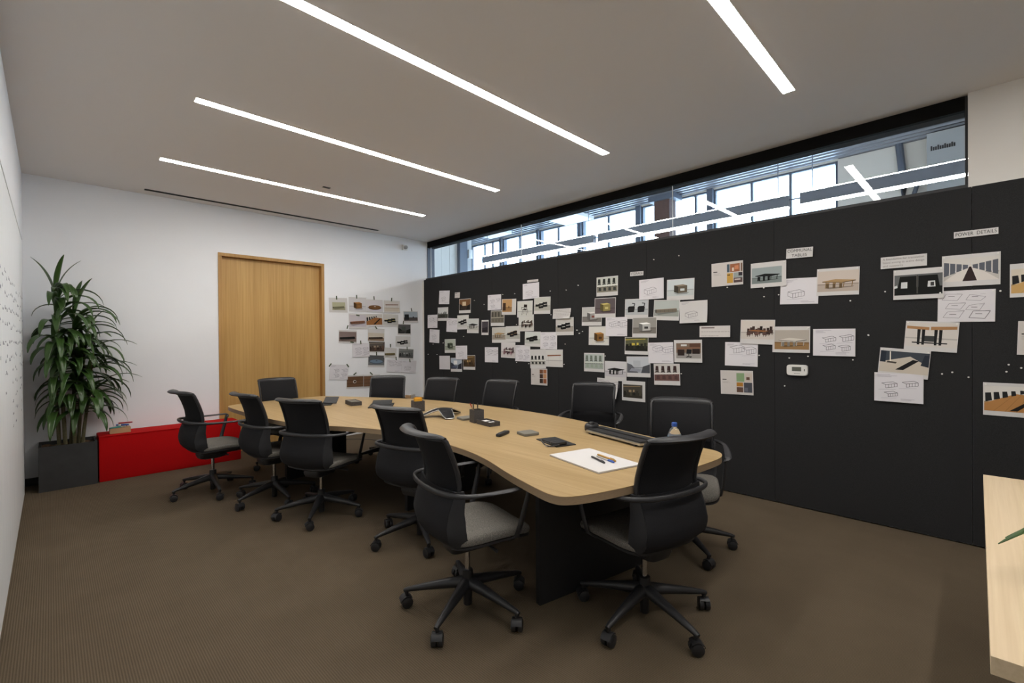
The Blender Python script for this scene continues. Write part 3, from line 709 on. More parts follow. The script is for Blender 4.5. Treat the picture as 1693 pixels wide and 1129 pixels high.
for (bx, by), (tx, ty_), h in canes:
    P = [Vector((bx, by, 0.37)), Vector((bx * 0.6 + tx * 0.4, by * 0.6 + ty_ * 0.4 + 0.01, 0.37 + (h - 0.37) * 0.45)), Vector((tx, ty_, h))]
    bm = BM(); tube(bm, catmull(P, False, 8), [0.017 - 0.005 * i / 16 for i in range(17)], seg=9); finish(bm, 'cane', M.stem, pl, smooth=60)
    nleaf = int(17 + (h - 0.9) * 22)
    z_lo = max(0.70, h - 0.75)
    for k in range(nleaf):
        f = (k + 0.5) / nleaf; z = z_lo + (h - z_lo) * (f ** 0.8)
        q = (z - 0.37) / (h - 0.37); x = bx + (tx - bx) * q; y = by + (ty_ - by) * q
        az = k * 2.399 + prl.uniform(-0.3, 0.3)
        for tries in range(14):
            if f > 0.93: mi = 4
            elif f > 0.75: mi = prl.choice([0, 0, 5])
            elif f > 0.4: mi = prl.choice([0, 1, 5, 2])
            else: mi = prl.choice([2, 3, 3, 1])
            sc_ = prl.uniform(0.85, 1.12)
            ext = max(v.co.y for v in LM[mi].vertices) * sc_ + 0.02
            dx, dy = -math.sin(az) * ext, math.cos(az) * ext
            gx, gy = 0.12 + x + dx, 6.47 + y + dy
            if gx > XL + 0.03 and gy < YB - 0.02: break
            az = prl.uniform(0, 2 * PI)
            if tries > 8: sc_ = 0.5
        else:
            continue
        lf = link('leaf', LM[mi], pl, (x, y, z), az); lf.scale = (1, sc_, sc_); nl += 1
# ---------------------------------------------------------------- side table with a plant, lower right
st = empty('side_table', (2.36, -0.5, 0)); tag(st, 'pale maple side table at the lower right edge of the picture', 'table')
bm = BM(); box(bm, -0.93, 0.925, -0.48, 0.482, 0.698, 0.738, 0.0015); finish(bm, 'tabletop', M.side, st, smooth=0)
bm = BM(); box(bm, -0.929, 0.924, -0.479, 0.481, 0.658, 0.6975); 
bm.free()
for sx in (-0.82, 0.76):
    bm = BM(); box(bm, sx, sx + 0.05, -0.36, 0.36, 0.0, 0.6975, 0.003); finish(bm, 'panel_leg', M.blackmatte, st, smooth=0)
pp_ = empty('potted_plant', (2.02, -0.44, 0.738)); tag(pp_, 'green leafy plant on the maple side table, two leaf tips reaching into view', 'plant')
bm = BM(); lathe(bm, [(0.06, 0.0), (0.075, 0.02), (0.092, 0.15), (0.088, 0.155), (0.082, 0.15), (0.082, 0.13)], 24); finish(bm, 'pot', M.foot, pp_, smooth=40)
bm = BM(); lathe(bm, [(0.02, 0.126), (0.081, 0.1285), (0.04, 0.132)], 20); finish(bm, 'soil', M.soil, pp_)
def blade(P, w):
    bm = BM(); Q = catmull([Vector(p) for p in P], False, 6); n = len(Q) - 1
    def f(u, v):
        i = min(int(v * n), n - 1); t_ = v * n - i; p = Q[i].lerp(Q[i + 1], t_)
        d = (Q[min(i + 1, n)] - Q[i]).normalized(); s = d.cross(Vector((0, 0, 1))).normalized()
        ww = w * max(0.06, math.sin(PI * min(0.98, 0.1 + 0.88 * v)))
        return p + s * (2 * u - 1) * ww / 2 + Vector((0, 0, abs(2 * u - 1) * ww * 0.2))
    surf(bm, 4, n, f, 0.0015); return finish(bm, 'leaf', M.leaf, pp_, smooth=70)
blade([(0.0, 0.01, 0.13), (-0.03, 0.12, 0.25), (-0.08, 0.28, 0.19), (-0.118, 0.40, 0.098)], 0.05)
blade([(0.02, 0.0, 0.13), (0.03, 0.14, 0.20), (0.0, 0.27, 0.16), (-0.085, 0.385, 0.110)], 0.045)
for k in range(7):
    a = 2.6 + k * 0.62; blade([(0.02 * math.cos(a), 0.02 * math.sin(a), 0.13), (0.10 * math.cos(a), 0.10 * math.sin(a), 0.32), (0.22 * math.cos(a), 0.22 * math.sin(a), 0.36), (0.33 * math.cos(a), 0.33 * math.sin(a), 0.27)], 0.05)

# ---------------------------------------------------------------- things on the conference table
Z = TT + 0.0006
def at(name, x, y, rz=0, z=Z): return empty(name, (x, y, z), math.radians(rz))
# tabloid paper pad and pens
P4 = [(2.054, 1.753), (1.958, 1.348), (2.257, 1.296), (2.392, 1.723)]
cx, cy_ = 2.165, 1.530
bm = BM(); box(bm, -0.15, 0.15, -0.216, 0.216, 0.0, 0.009, 0.0008)
o = finish(bm, 'paper_pad', M.paper, loc=(cx, cy_, Z), rotz=math.radians(-14.5), smooth=0); tag(o, 'large white paper pad lying near the near end of the table', 'paper pad')
bm = BM(); box(bm, -0.15, 0.15, -0.216, 0.216, -0.0001, 0.0018); finish(bm, 'backing_board', M.greypad, o, loc=(0, 0, -0.0003), smooth=0)
def pen(p, q, r, m1, m2, lab, grp='pens on the paper pad', z=Z + 0.0095):
    p, q = Vector((p[0], p[1], 0)), Vector((q[0], q[1], 0)); c = (p + q) / 2; d = (q - p) / 2
    t = empty('pen', (c.x, c.y, z + r)); tag(t, lab, 'pen', grp)
    bm = BM(); tube(bm, [-d, -d * 0.86, d * 0.35], [r * 0.3, r * 0.95, r], seg=10); finish(bm, 'barrel', m1, t, smooth=50)
    bm = BM(); tube(bm, [d * 0.352, d * 0.95, d], [r * 1.08, r * 1.05, r * 0.7], seg=10)
    s = d.normalized(); tube(bm, [d * 0.9 + Vector((0, 0, r * 1.3)), d * 0.45 + Vector((0, 0, r * 1.4))], r * 0.25, seg=6)
    finish(bm, 'cap', m2, t, smooth=50)
pen((2.186, 1.560), (2.120, 1.425), 0.0055, M.black, M.plastic, 'black pen on the white pad, left of the other two pens')
pen((2.245, 1.560), (2.188, 1.400), 0.0062, M.orange, M.orange, 'amber gold pen on the white pad, rightmost')
pen((2.215, 1.545), (2.165, 1.395), 0.0048, M.alu, M.blue, 'silver and blue pen on the white pad, between the black and gold pens')
# black plate with coiled cable puck
pw = at('cable_plate', 2.377, 1.983, -19); tag(pw, 'flat black plate with a coiled cable connector beside the paper pad', 'cable plate')
bm = BM(); box(bm, -0.075, 0.075, -0.13, 0.13, 0, 0.006, 0.001); finish(bm, 'plate', M.blackmatte, pw, smooth=0)
bm = BM(); slab(bm, superell(0.11, 0.075, 3, 24), [(0.85, 0.0065), (1, 0.013), (0.95, 0.026), (0.6, 0.031)], lambda x, y, z: (x - 0.03, y - 0.085, z)); finish(bm, 'puck', M.plastic, pw, smooth=50)
bm = BM(); P = [(-0.06, -0.05, 0.012), (-0.10, 0.0, 0.025), (-0.125, -0.03, 0.03), (-0.125, -0.08, 0.012), (-0.10, -0.11, 0.006), (-0.05, -0.13, 0.014)]
tube(bm, catmull([Vector(p) for p in P], False, 6), 0.0042, seg=8); finish(bm, 'cable', M.plastic, pw)
bm = BM(); cyl(bm, (-0.105, -0.105, 0.006), (-0.125, -0.085, 0.006), 0.005, seg=8); finish(bm, 'plug', M.alu, pw)
# grey square pads
for lab, x, y, rz, w in (('dark grey square pad between the remote and the black plate', 2.440, 2.295, -16, 0.125), ('grey square pad leaning under the conference phone', 2.545, 3.125, -10, 0.13)):
    bm = BM(); slab(bm, superell(w, w, 9, 32), [(0.99, 0.0), (1.0, 0.003), (1.0, 0.015), (0.98, 0.018)]); o = finish(bm, 'square_pad', M.greypad, loc=(x, y, Z), rotz=math.radians(rz), smooth=40); tag(o, lab, 'pad')
# remote
rm = at('remote_control', 2.305, 2.415, 20 - 90); tag(rm, 'small black remote control lying on the table left of the grey pad', 'remote')
bm = BM(); slab(bm, superell(0.042, 0.17, 5, 28), [(0.9, 0.0), (1, 0.006), (0.96, 0.018), (0.8, 0.021)]); finish(bm, 'body', M.plastic, rm, smooth=50)
bm = BM()
for i in range(6):
    for j in range(2): cyl(bm, (-0.008 + 0.016 * j, -0.05 + 0.018 * i, 0.0205), (-0.008 + 0.016 * j, -0.05 + 0.018 * i, 0.0225), 0.004, seg=8)
finish(bm, 'buttons', M.slate, rm)
# pen holder and tray
def open_box(bm, w, d, h, t=0.006):
    box(bm, -w, w, -d, d, 0, t); box(bm, -w, w, -d, -d + t, t, h); box(bm, -w, w, d - t, d, t, h); box(bm, -w, -w + t, -d + t, d - t, t, h); box(bm, w - t, w, -d + t, d - t, t, h)
ph = at('pen_holder', 2.515, 2.950, -14); tag(ph, 'tall dark grey felt pen cup with pens in the middle of the table', 'pen holder')
bm = BM(); open_box(bm, 0.045, 0.045, 0.105); finish(bm, 'cup', M.slate, ph, smooth=0)
for i, (x, y, tx, ty2, m1, lab) in enumerate([(0.02, 0.0, -0.052, 0.02, M.card, 'brown pencil leaning far left out of the felt pen cup'), (-0.012, 0.015, -0.022, 0.02, M.black, 'black pen standing at the left inside the felt pen cup'), (0.008, -0.015, -0.008, -0.03, M.slate, 'dark pen in front inside the felt pen cup'), (0.015, 0.012, 0.02, 0.02, M.black, 'black pen at the right inside the felt pen cup')]):
    c = Matrix.Rotation(math.radians(-14), 3, 'Z') @ Vector((x, y, 0)); t2 = Matrix.Rotation(math.radians(-14), 3, 'Z') @ Vector((tx - x, ty2 - y, 0.150))
    t = empty('pen', (2.515 + c.x, 2.950 + c.y, Z + 0.0075)); tag(t, lab, 'pen', 'pens in the pen cup')
    bm = BM(); tube(bm, [(0, 0, 0), t2 * 0.06, t2 * 0.8], [0.0015, 0.004, 0.004], seg=8, up=(1, 0, 0)); finish(bm, 'barrel', m1, t)
    bm = BM(); tube(bm, [t2 * 0.8, t2], [0.0046, 0.0042], seg=8, up=(1, 0, 0)); finish(bm, 'cap', M.redm if i == 0 else M.plastic, t)
lt = at('desk_tray', 2.500, 2.790, -8); tag(lt, 'low dark grey felt tray with compartments in front of the pen cup', 'tray')
bm = BM(); open_box(bm, 0.05, 0.095, 0.034); box(bm, -0.044, 0.044, -0.012, -0.008, 0.006, 0.030); finish(bm, 'tray_box', M.slate, lt, smooth=0)
rot12 = Matrix.Rotation(math.radians(-8), 3, 'Z')
for lab, y, w in (('stack of white notes in the near half of the felt tray', -0.052, 0.035), ('stack of white notes in the far half of the felt tray', 0.04, 0.04)):
    c = rot12 @ Vector((0, y, 0)); bm = BM(); box(bm, -0.036, 0.036, -w, w, 0, 0.018, 0.0008); o = finish(bm, 'note_stack', M.paper, loc=(2.500 + c.x, 2.790 + c.y, Z + 0.0065), rotz=math.radians(-8), smooth=0); tag(o, lab, 'notes')
# conference phone: three arched arms with a silver rim
cp = at('conference_phone', 2.505, 3.40, 0); tag(cp, 'black three-armed conference phone with silver edging', 'phone')
ARM = [(0.0, 0.066, 0.062), (0.05, 0.064, 0.062), (0.10, 0.050, 0.058), (0.15, 0.028, 0.052), (0.185, 0.016, 0.045), (0.20, 0.0095, 0.036)]
def arm_surf(bm, ang, dz, scale, th):
    ca, sa = math.cos(ang), math.sin(ang)
    def f(u, v):
        t = v * (len(ARM) - 1); i = min(int(t), len(ARM) - 2); q = t - i
        r_, z, w = [ARM[i][k] + (ARM[i + 1][k] - ARM[i][k]) * q for k in range(3)]
        x = (2 * u - 1) * w * scale
        return (r_ * ca - x * sa, r_ * sa + x * ca, z + dz + 0.004 - 0.006 * (2 * u - 1) ** 2)
    surf(bm, 8, 16, f, th)
angs = [math.radians(a) for a in (150, 250, 12)]
bm = BM()
for a in angs: arm_surf(bm, a, 0.0, 0.94, 0.008)
lathe(bm, [(0.062, 0.056), (0.060, 0.068), (0.035, 0.074), (0.01, 0.075)], 24); finish(bm, 'body', M.phone, cp, smooth=50)
bm = BM()
for a in angs:
    ca, sa = math.cos(a), math.sin(a)
    for s in (-1, 1):
        tube(bm, [(r_ * ca - s * w * 0.97 * sa, r_ * sa + s * w * 0.97 * ca, z + 0.001) for r_, z, w in ARM[1:]], 0.0042, seg=6)
    r_, z, w = ARM[-1]; tube(bm, [(r_ * ca + w * sa, r_ * sa - w * ca, z - 0.001), (r_ * ca - w * sa, r_ * sa + w * ca, z - 0.001)], 0.0042, seg=6)
finish(bm, 'silver_rim', M.alu, cp)
bm = BM(); a = angs[2]; ca, sa = math.cos(a), math.sin(a)
for i in range(4):
    for j in range(3):
        r_ = 0.085 + 0.024 * i; x = (j - 1) * 0.024; z = lerp_table([(q[0], q[1]) for q in ARM], r_)
        box(bm, r_ * ca - x * sa - 0.008, r_ * ca - x * sa + 0.008, r_ * sa + x * ca - 0.008, r_ * sa + x * ca + 0.008, z, z + 0.010, 0.002)
finish(bm, 'keypad', M.slate, cp, smooth=0)
bm = BM(); a = angs[1]; ca, sa = math.cos(a), math.sin(a)
for i in range(3): box(bm, 0.09 * ca - 0.03 + 0.022 * i, 0.09 * ca - 0.016 + 0.022 * i, 0.09 * sa - 0.006, 0.09 * sa + 0.006, 0.056, 0.0595)
finish(bm, 'speaker_marks', M.slate, cp, smooth=0)
# dark felt cube with yellow notes
cb = at('note_box', 2.52, 3.83, -15); tag(cb, 'dark grey felt cube box holding yellow cards', 'box')
bm = BM(); open_box(bm, 0.052, 0.052, 0.10); finish(bm, 'cube', M.slate, cb, smooth=0)
for i in range(4):
    y = -0.027 + 0.018 * i; c = Matrix.Rotation(math.radians(-15), 3, 'Z') @ Vector((0.003 * i - 0.004, y, 0))
    bm = BM(); box(bm, -0.036, 0.036, -0.006, 0.006, 0, 0.116 + 0.006 * (i % 2), 0.001); o = finish(bm, 'card_stack', M.yellow, loc=(2.52 + c.x, 3.83 + c.y, Z + 0.0065), rotz=math.radians(-15), smooth=0)
    tag(o, ['yellow card stack at the front of the felt cube', 'yellow card stack second from the front in the felt cube', 'yellow card stack third from the front in the felt cube', 'yellow card stack at the back of the felt cube'][i], 'cards', 'yellow cards in the felt cube')
# dark folder with a pen-like spine
fd = at('folder', 2.46, 4.42, -35); tag(fd, 'thin black folder with a raised flap lying behind the note box', 'folder')
bm = BM(); box(bm, -0.12, 0.12, -0.16, 0.16, 0, 0.008, 0.001); finish(bm, 'cover', M.blackmatte, fd, smooth=0)
bm = BM(); surf(bm, 4, 6, lambda u, v: (-0.10 + 0.20 * u, 0.0 + 0.15 * v, 0.010 + 0.045 * v * (1 - 0.3 * v)), 0.003); finish(bm, 'flap', M.blackmatte, fd)
# organiser tray far end
og = at('desk_tray', 2.30, 4.73, -10); tag(og, 'dark felt tray with grey cards, at the far half of the table', 'tray')
bm = BM(); open_box(bm, 0.055, 0.115, 0.042); finish(bm, 'tray_box', M.slate, og, smooth=0)
c = Matrix.Rotation(math.radians(-10), 3, 'Z')
for lab, y in (('grey card stack at the near end of the far felt tray', -0.055), ('grey card stack at the far end of the far felt tray', 0.05)):
    q = c @ Vector((0, y, 0)); bm = BM(); box(bm, -0.042, 0.042, -0.043, 0.043, 0, 0.034, 0.001); o = finish(bm, 'card_stack', M.greypad, loc=(2.30 + q.x, 4.73 + q.y, Z + 0.0065), rotz=math.radians(-10), smooth=0); tag(o, lab, 'cards')
# tablet in a folded stand
tb = at('tablet', 2.08, 4.96, -30); tag(tb, 'black tablet propped on its folded cover at the far end of the table', 'tablet')
bm = BM(); box(bm, -0.13, 0.08, -0.09, 0.09, 0, 0.008, 0.002); finish(bm, 'cover', M.blackmatte, tb, smooth=0)
bm = BM(); v = box(bm, -0.075, 0.075, -0.004, 0.004, 0, 0.085, 0.002); bmesh.ops.transform(bm, matrix=Matrix.Translation((0.055, 0.02, 0.012)) @ Matrix.Rotation(math.radians(-20), 4, 'Z') @ Matrix.Rotation(math.radians(-46), 4, 'X'), verts=bm.verts[:]); finish(bm, 'screen', M.plastic, tb, smooth=0)
bm = BM(); v = box(bm, -0.03, 0.03, -0.003, 0.003, 0, 0.05, 0.001); bmesh.ops.transform(bm, matrix=Matrix.Translation((0.06, 0.080, 0.009)) @ Matrix.Rotation(math.radians(-20), 4, 'Z') @ Matrix.Rotation(math.radians(12), 4, 'X'), verts=bm.verts[:]); finish(bm, 'kickstand', M.card, tb, smooth=0)
# paper trimmer
tr = at('paper_trimmer', 2.745, 1.735, 75 - 90); tag(tr, 'long silver and black paper trimmer along the right edge of the table', 'paper trimmer')
bm = BM(); box(bm, -0.065, 0.02, -0.265, 0.265, 0.012, 0.027, 0.002); finish(bm, 'bed', M.alu, tr, smooth=0)
bm = BM(); box(bm, 0.021, 0.075, -0.265, 0.265, 0.012, 0.044, 0.006); box(bm, -0.052, 0.018, -0.262, 0.262, 0.0275, 0.036, 0.003); finish(bm, 'cutting_rail', M.blackmatte, tr, smooth=0)
bm = BM(); slab(bm, superell(0.11, 0.08, 2.6, 28), [(0.9, 0.012), (1.0, 0.02), (1.0, 0.045), (0.8, 0.064), (0.4, 0.07)], lambda x, y, z: (x + 0.005, y + 0.285, z)); finish(bm, 'end_cap', M.plastic, tr, smooth=50)
bm = BM(); slab(bm, superell(0.05, 0.04, 2.2, 20), [(0.9, 0.06), (1, 0.07), (0.7, 0.078)], lambda x, y, z: (x - 0.01, y + 0.27, z)); finish(bm, 'blade_knob', M.blackmatte, tr, smooth=50)
bm = BM()
for (x, y) in ((-0.05, -0.2), (-0.05, 0.22), (0.05, -0.2), (0.05, 0.22)): box(bm, x - 0.012, x + 0.012, y - 0.02, y + 0.02, 0, 0.0118)
finish(bm, 'feet', M.plastic, tr, smooth=0)
# water bottle
wb_ = at('water_bottle', 2.475, 1.20, 40); tag(wb_, 'clear square water bottle with blue cap behind the end chair', 'bottle')
bm = BM(); slab(bm, superell(0.066, 0.066, 5, 32), [(0.9, 0.0), (1, 0.006), (1, 0.14), (0.97, 0.15), (0.62, 0.178), (0.40, 0.186), (0.38, 0.192)]); finish(bm, 'bottle_body', M.pet, wb_, smooth=50)
bm = BM(); slab(bm, superell(0.0668, 0.0668, 5, 32), [(1.0, 0.075), (1.004, 0.076), (1.004, 0.138), (1.0, 0.139)]); finish(bm, 'label_band', mat('blue_clear_label', L(0.18, 0.40, 0.80), 0.3), wb_, smooth=50)
bm = BM(); lathe(bm, [(0.0150, 0.1925), (0.0152, 0.194), (0.0152, 0.212), (0.013, 0.214), (0.004, 0.2145)], 20); finish(bm, 'cap', M.blue, wb_, smooth=40)

# ---------------------------------------------------------------- odds and ends by the back wall
bm = BM(); box(bm, -0.20, 0.20, -0.15, 0.15, 0, 0.50, 0.003)
o = finish(bm, 'cardboard_box', M.card, loc=(4.08, 6.46, 0), rotz=0.2, smooth=0); tag(o, 'brown cardboard box on the floor in the back right corner', 'box')
bm = BM(); box(bm, -0.18, 0.18, -0.035, 0.035, 0, 0.0008); finish(bm, 'packing_tape', M.kraft, o, loc=(0, 0, 0.5002), smooth=0)
bm = BM(); box(bm, -0.07, 0.07, -0.05, 0.05, 0, 0.05, 0.002); o = finish(bm, 'small_carton', M.white, loc=(4.10, 6.45, 0.5015), rotz=0.5, smooth=0); tag(o, 'small white carton on top of the brown cardboard box', 'box')
bm = BM(); box(bm, -0.071, -0.0702, -0.05, 0.05, 0.001, 0.049); finish(bm, 'carton_end', M.card, o, smooth=0)
bm = BM(); tube(bm, catmull([Vector(p) for p in [(2.05, 6.2, 0.006), (2.35, 6.5, 0.006), (2.7, 6.62, 0.006), (3.0, 6.45, 0.006), (3.25, 6.15, 0.006), (3.3, 5.8, 0.006)]], False, 8), 0.005, seg=6)
o = finish(bm, 'floor_cable', M.cable); tag(o, 'thin dark cable lying on the carpet below the white back wall', 'cable')
# thermostat
th = empty('thermostat', WP(-0.0005, 1.064, 1.153)); tag(th, 'white thermostat with grey display low on the pinboard', 'thermostat')
RW = Matrix(((0, -Nv.x, -Tv.x, 0), (0, -Nv.y, -Tv.y, 0), (1, 0, 0, 0), (0, 0, 0, 1)))
FRM = Matrix(((-Tv.x, 0, -Nv.x, 0), (-Tv.y, 0, -Nv.y, 0), (0, 1, 0, 0), (0, 0, 0, 1)))   # local x = right along the wall, y = up, z = out into the room
th.matrix_world = Matrix.Translation(WP(-0.0008, 1.064, 1.153)) @ FRM
bm = BM(); slab(bm, superell(0.155, 0.090, 6, 36), [(0.97, 0.0), (1.0, 0.004), (1.0, 0.018), (0.96, 0.025)]); finish(bm, 'housing', M.white, th, smooth=40)
bm = BM(); box(bm, -0.036, 0.032, -0.008, 0.027, 0.0252, 0.0262, 0.0004); finish(bm, 'display', M.lcd, th, smooth=0)
bm = BM()
for i in range(5): box(bm, -0.02 + 0.009 * i, -0.014 + 0.009 * i, -0.030, -0.026, 0.0252, 0.0257)
box(bm, 0.052, 0.058, -0.006, 0.012, 0.0252, 0.0262); finish(bm, 'buttons', M.slate, th, smooth=0)
# ---------------------------------------------------------------- prints on the board and on the back wall
POS = {
 'p1': (-6.018, 2.107, -3.4), 'p2': (-5.676, 2.118, -1.7), 'p3': (-5.489, 1.940, -1.0), 'p4': (-6.050, 1.842, -1.5), 'p5': (-6.337, 1.734, -0.5), 'p6': (-6.298, 1.491, -2.6), 'p7': (-5.820, 1.659, -3.0), 'p8': (-5.539, 1.695, -0.2), 'p9': (-5.301, 1.634, -1.5), 'p10': (-5.023, 1.602, -1.1), 'p11': (-4.829, 1.954, -1.0), 'p12': (-4.530, 1.873, -2.2), 'p13': (-4.762, 1.727, -1.3), 'p14': (-4.224, 1.827, -1.2), 'p15': (-3.921, 1.858, -1.8), 'p16': (-4.111, 2.058, 0.4), 'p17': (-4.084, 2.187, -0.7), 'p18': (-4.203, 1.643, 0.0), 'p19': (-3.593, 1.739, -0.3), 'p20': (-3.553, 1.582, 0.1), 'p21': (-4.739, 1.491, 0.1), 'p22': (-4.458, 1.500, 0.1), 'p23': (-4.090, 1.430, -1.5), 'p24': (-3.812, 1.408, -0.4), 'p25': (-4.546, 1.283, -1.1), 'p26': (-4.275, 1.242, 0.0), 'p27': (-4.896, 1.210, 0.4), 'p28': (-5.868, 1.331, 0.9), 'p29': (-5.580, 1.232, 1.2), 'p30': (-6.011, 1.066, 1.3), 'p31': (-5.719, 1.040, 1.7), 'p32': (-5.399, 1.085, 1.3), 'p33': (-3.998, 1.174, 1.4), 'p34': (-3.722, 1.189, 0.5), 'p35': (-3.976, 0.945, 0.5), 'p36': (-2.942, 2.018, -0.9), 'p37': (-2.397, 1.941, 0.2), 'p38': (-2.081, 1.911, -1.2), 'p40': (-2.966, 1.777, -1.3), 'p41': (-3.150, 1.687, -1.3), 'p42': (-2.573, 1.744, -1.8), 'p43': (-2.231, 1.713, -3.6), 'p44': (-1.950, 1.682, 0.4), 'p45': (-2.820, 1.559, -0.6), 'p46': (-2.477, 1.544, -0.9), 'p47': (-3.058, 1.463, -1.0), 'p48': (-2.576, 1.349, -0.8), 'p49': (-2.296, 1.278, 1.2), 'p50': (-2.007, 1.299, 0.7), 'p51': (-1.746, 1.488, -0.3), 'p52': (-3.126, 1.155, -0.2), 'p53': (-2.838, 1.068, -0.2), 'p54': (-2.552, 1.126, 1.1), 'p55': (-2.229, 1.060, 2.1), 'p56': (-2.941, 0.874, -1.8), 'p57': (-2.615, 0.861, 0.2), 'p58': (-2.565, 2.119, -1.7), 'p59': (-1.631, 2.017, 0.3), 'p60': (-1.284, 1.975, -0.3), 'p61': (-1.045, 2.130, -2.0), 'p62': (-1.051, 1.813, -2.0), 'p63': (-0.783, 1.867, -1.6), 'p64': (-1.374, 1.477, -2.1), 'p65': (-1.112, 1.409, -0.8), 'p66': (-0.809, 1.384, -0.4), 'p67': (-1.513, 1.278, -0.8), 'p68': (-1.552, 1.019, 1.3), 'p69': (-0.008, 2.120, -0.4), 'p70': (-0.382, 1.975, -0.5), 'p71': (-0.302, 1.805, -0.5), 'p72': (-0.034, 1.875, -0.6), 'p73': (-0.057, 1.632, -1.0), 'p74': (-0.234, 1.427, -4.1), 'p75': (-0.383, 1.233, -6.7), 'p76': (-0.413, 1.051, -0.5), 'p77': (0.135, 1.009, -0.1), 'p78': (0.259, 1.782, -0.3), 'p79': (0.272, 1.408, -1.9), 'w1': (3.029, 1.954, 1.4), 'w2': (3.331, 1.978, 0.8), 'w3': (3.615, 1.969, 1.0), 'w4': (3.917, 1.970, 1.1), 'w5': (3.335, 1.717, 0.5), 'w6': (3.608, 1.743, 2.2), 'w7': (3.892, 1.753, -1.1), 'w8': (4.269, 1.816, 1.7), 'w9': (4.147, 1.604, -0.4), 'w10': (3.170, 1.487, -1.6), 'w11': (3.636, 1.511, -2.3), 'w12': (3.378, 1.282, 0.4), 'w13': (3.647, 1.326, -1.8), 'w14': (4.121, 1.406, -1.7), 'w15': (3.882, 1.224, -9.4), 'w16': (4.173, 1.199, -4.0), 'w17': (3.638, 1.101, -3.3), 'w18': (4.082, 1.001, -5.7), 'w19': (3.026, 0.960, -3.9), 'w20': (3.353, 0.794, -2.9),
}
PINS = [(-5.262, 2.009), (-5.043, 1.936), (-4.648, 2.052), (-4.412, 2.045), (-3.78, 2.03), (-3.524, 2.022), (-3.343, 2.065), (-5.524, 1.478), (-6.05, 1.379), (-6.328, 1.36), (-6.475, 1.191), (-6.222, 1.19), (-4.384, 1.627), (-3.77, 1.733), (-3.367, 1.533), (-3.332, 1.492), (-3.545, 1.366), (-3.565, 1.118), (-4.387, 1.117), (-4.159, 1.107), (-2.364, 2.243), (-2.093, 2.247), (-3.343, 2.062), (-3.362, 1.532), (-3.327, 1.495), (-3.284, 1.515), (-2.969, 1.233), (-1.628, 1.892), (-2.075, 1.075), (-1.319, 1.862), (-1.317, 1.785), (-1.202, 1.793), (-0.699, 1.709), (-0.588, 1.441), (-0.684, 1.249), (-0.986, 1.27), (-1.123, 1.253), (-1.359, 1.271), (-1.159, 1.015), (-1.627, 1.892), (-0.486, 1.763), (0.106, 1.721), (-0.586, 1.439), (-0.176, 1.164), (-0.124, 1.178), (-0.044, 1.148), (0.142, 1.239), (0.132, 1.193), (0.197, 1.22)]
TAPES = [(2.999, 2.062), (3.313, 2.094), (3.601, 2.092), (3.909, 2.085), (4.281, 1.935), (3.33, 1.812), (3.163, 1.631), (4.123, 1.719), (3.631, 1.629), (3.233, 1.403), (3.373, 1.399), (3.883, 1.34), (4.191, 1.293), (3.636, 1.22), (3.983, 1.131), (4.242, 1.088), (2.894, 1.073), (3.161, 1.053), (3.275, 0.923), (3.543, 0.912)]

def C(*c): return lin(*c)
class Art:
    """flat print: filled polygons in sheet coordinates (0..1, y up), stacked a hair apart"""
    def __init__(self, w, h): self.p = []; self.w = w; self.h = h
    def poly(self, pts, c): self.p.append((pts, C(*c)))
    def rect(self, x0, y0, x1, y1, c): self.poly([(x0, y0), (x1, y0), (x1, y1), (x0, y1)], c)
    def line(self, x0, y0, x1, y1, t, c):
        dx, dy = (x1 - x0) * self.w, (y1 - y0) * self.h; l = math.hypot(dx, dy) or 1
        nx, ny = -dy / l * t / 2 / self.w, dx / l * t / 2 / self.h
        self.poly([(x0 - nx, y0 - ny), (x1 - nx, y1 - ny), (x1 + nx, y1 + ny), (x0 + nx, y0 + ny)], c)
    def path(self, P, t, c):
        for a, b in zip(P, P[1:]): self.line(a[0], a[1], b[0], b[1], t, c)
def wire_box(A, x, y, w, h, dx, dy, t, c, legs=False):
    A.path([(x, y), (x + w, y + w * 0.25), (x + w, y + h + w * 0.25), (x, y + h), (x, y)], t, c)
    A.path([(x, y + h), (x - dx, y + h + dy), (x - dx + w, y + h + dy + w * 0.25), (x + w, y + h + w * 0.25)], t, c)
    if not legs: A.path([(x - dx, y + h + dy), (x - dx, y + dy), (x, y)], t, c)
def sketch(A, r, n=2, table=False, tint=(104, 98, 110), t=0.0026):
    A.rect(0.01, 0.01, 0.99, 0.99, (216, 213, 217))
    cols = 1 if n == 1 else 2
    for i in range(n):
        bx = 0.28 + 0.42 * (i % cols) + r.uniform(-0.04, 0.05); by = 0.60 - 0.34 * (i // cols) + r.uniform(-0.03, 0.06)
        s = 0.62 if n <= 2 else 0.42
        w, h = s * r.uniform(0.55, 0.75), s * r.uniform(0.22, 0.34)
        if n == 1: bx, by = 0.34, 0.34
        wire_box(A, bx, by - 0.1, w * 0.8, h, 0.16 * s * 1.3, 0.12 * s, t, tint, table)
        for k in range(3):
            q = (k + 1) / 4; A.line(bx + w * 0.8 * q, by - 0.1 + w * 0.2 * q, bx + w * 0.8 * q, by - 0.1 + h + w * 0.2 * q, t * 0.8, tint)
        A.line(bx - 0.15, by - 0.16, bx + w * 0.7, by - 0.13, t * 0.8, (165, 160, 170))
    for k in range(3): A.line(0.07, 0.93 - 0.035 * k, 0.07 + r.uniform(0.15, 0.42), 0.935 - 0.035 * k, t * 0.9, (160, 155, 165))
    for k in range(2): A.line(0.55, 0.08 + 0.035 * k, 0.55 + r.uniform(0.15, 0.38), 0.085 + 0.035 * k, t * 0.9, (160, 155, 165))
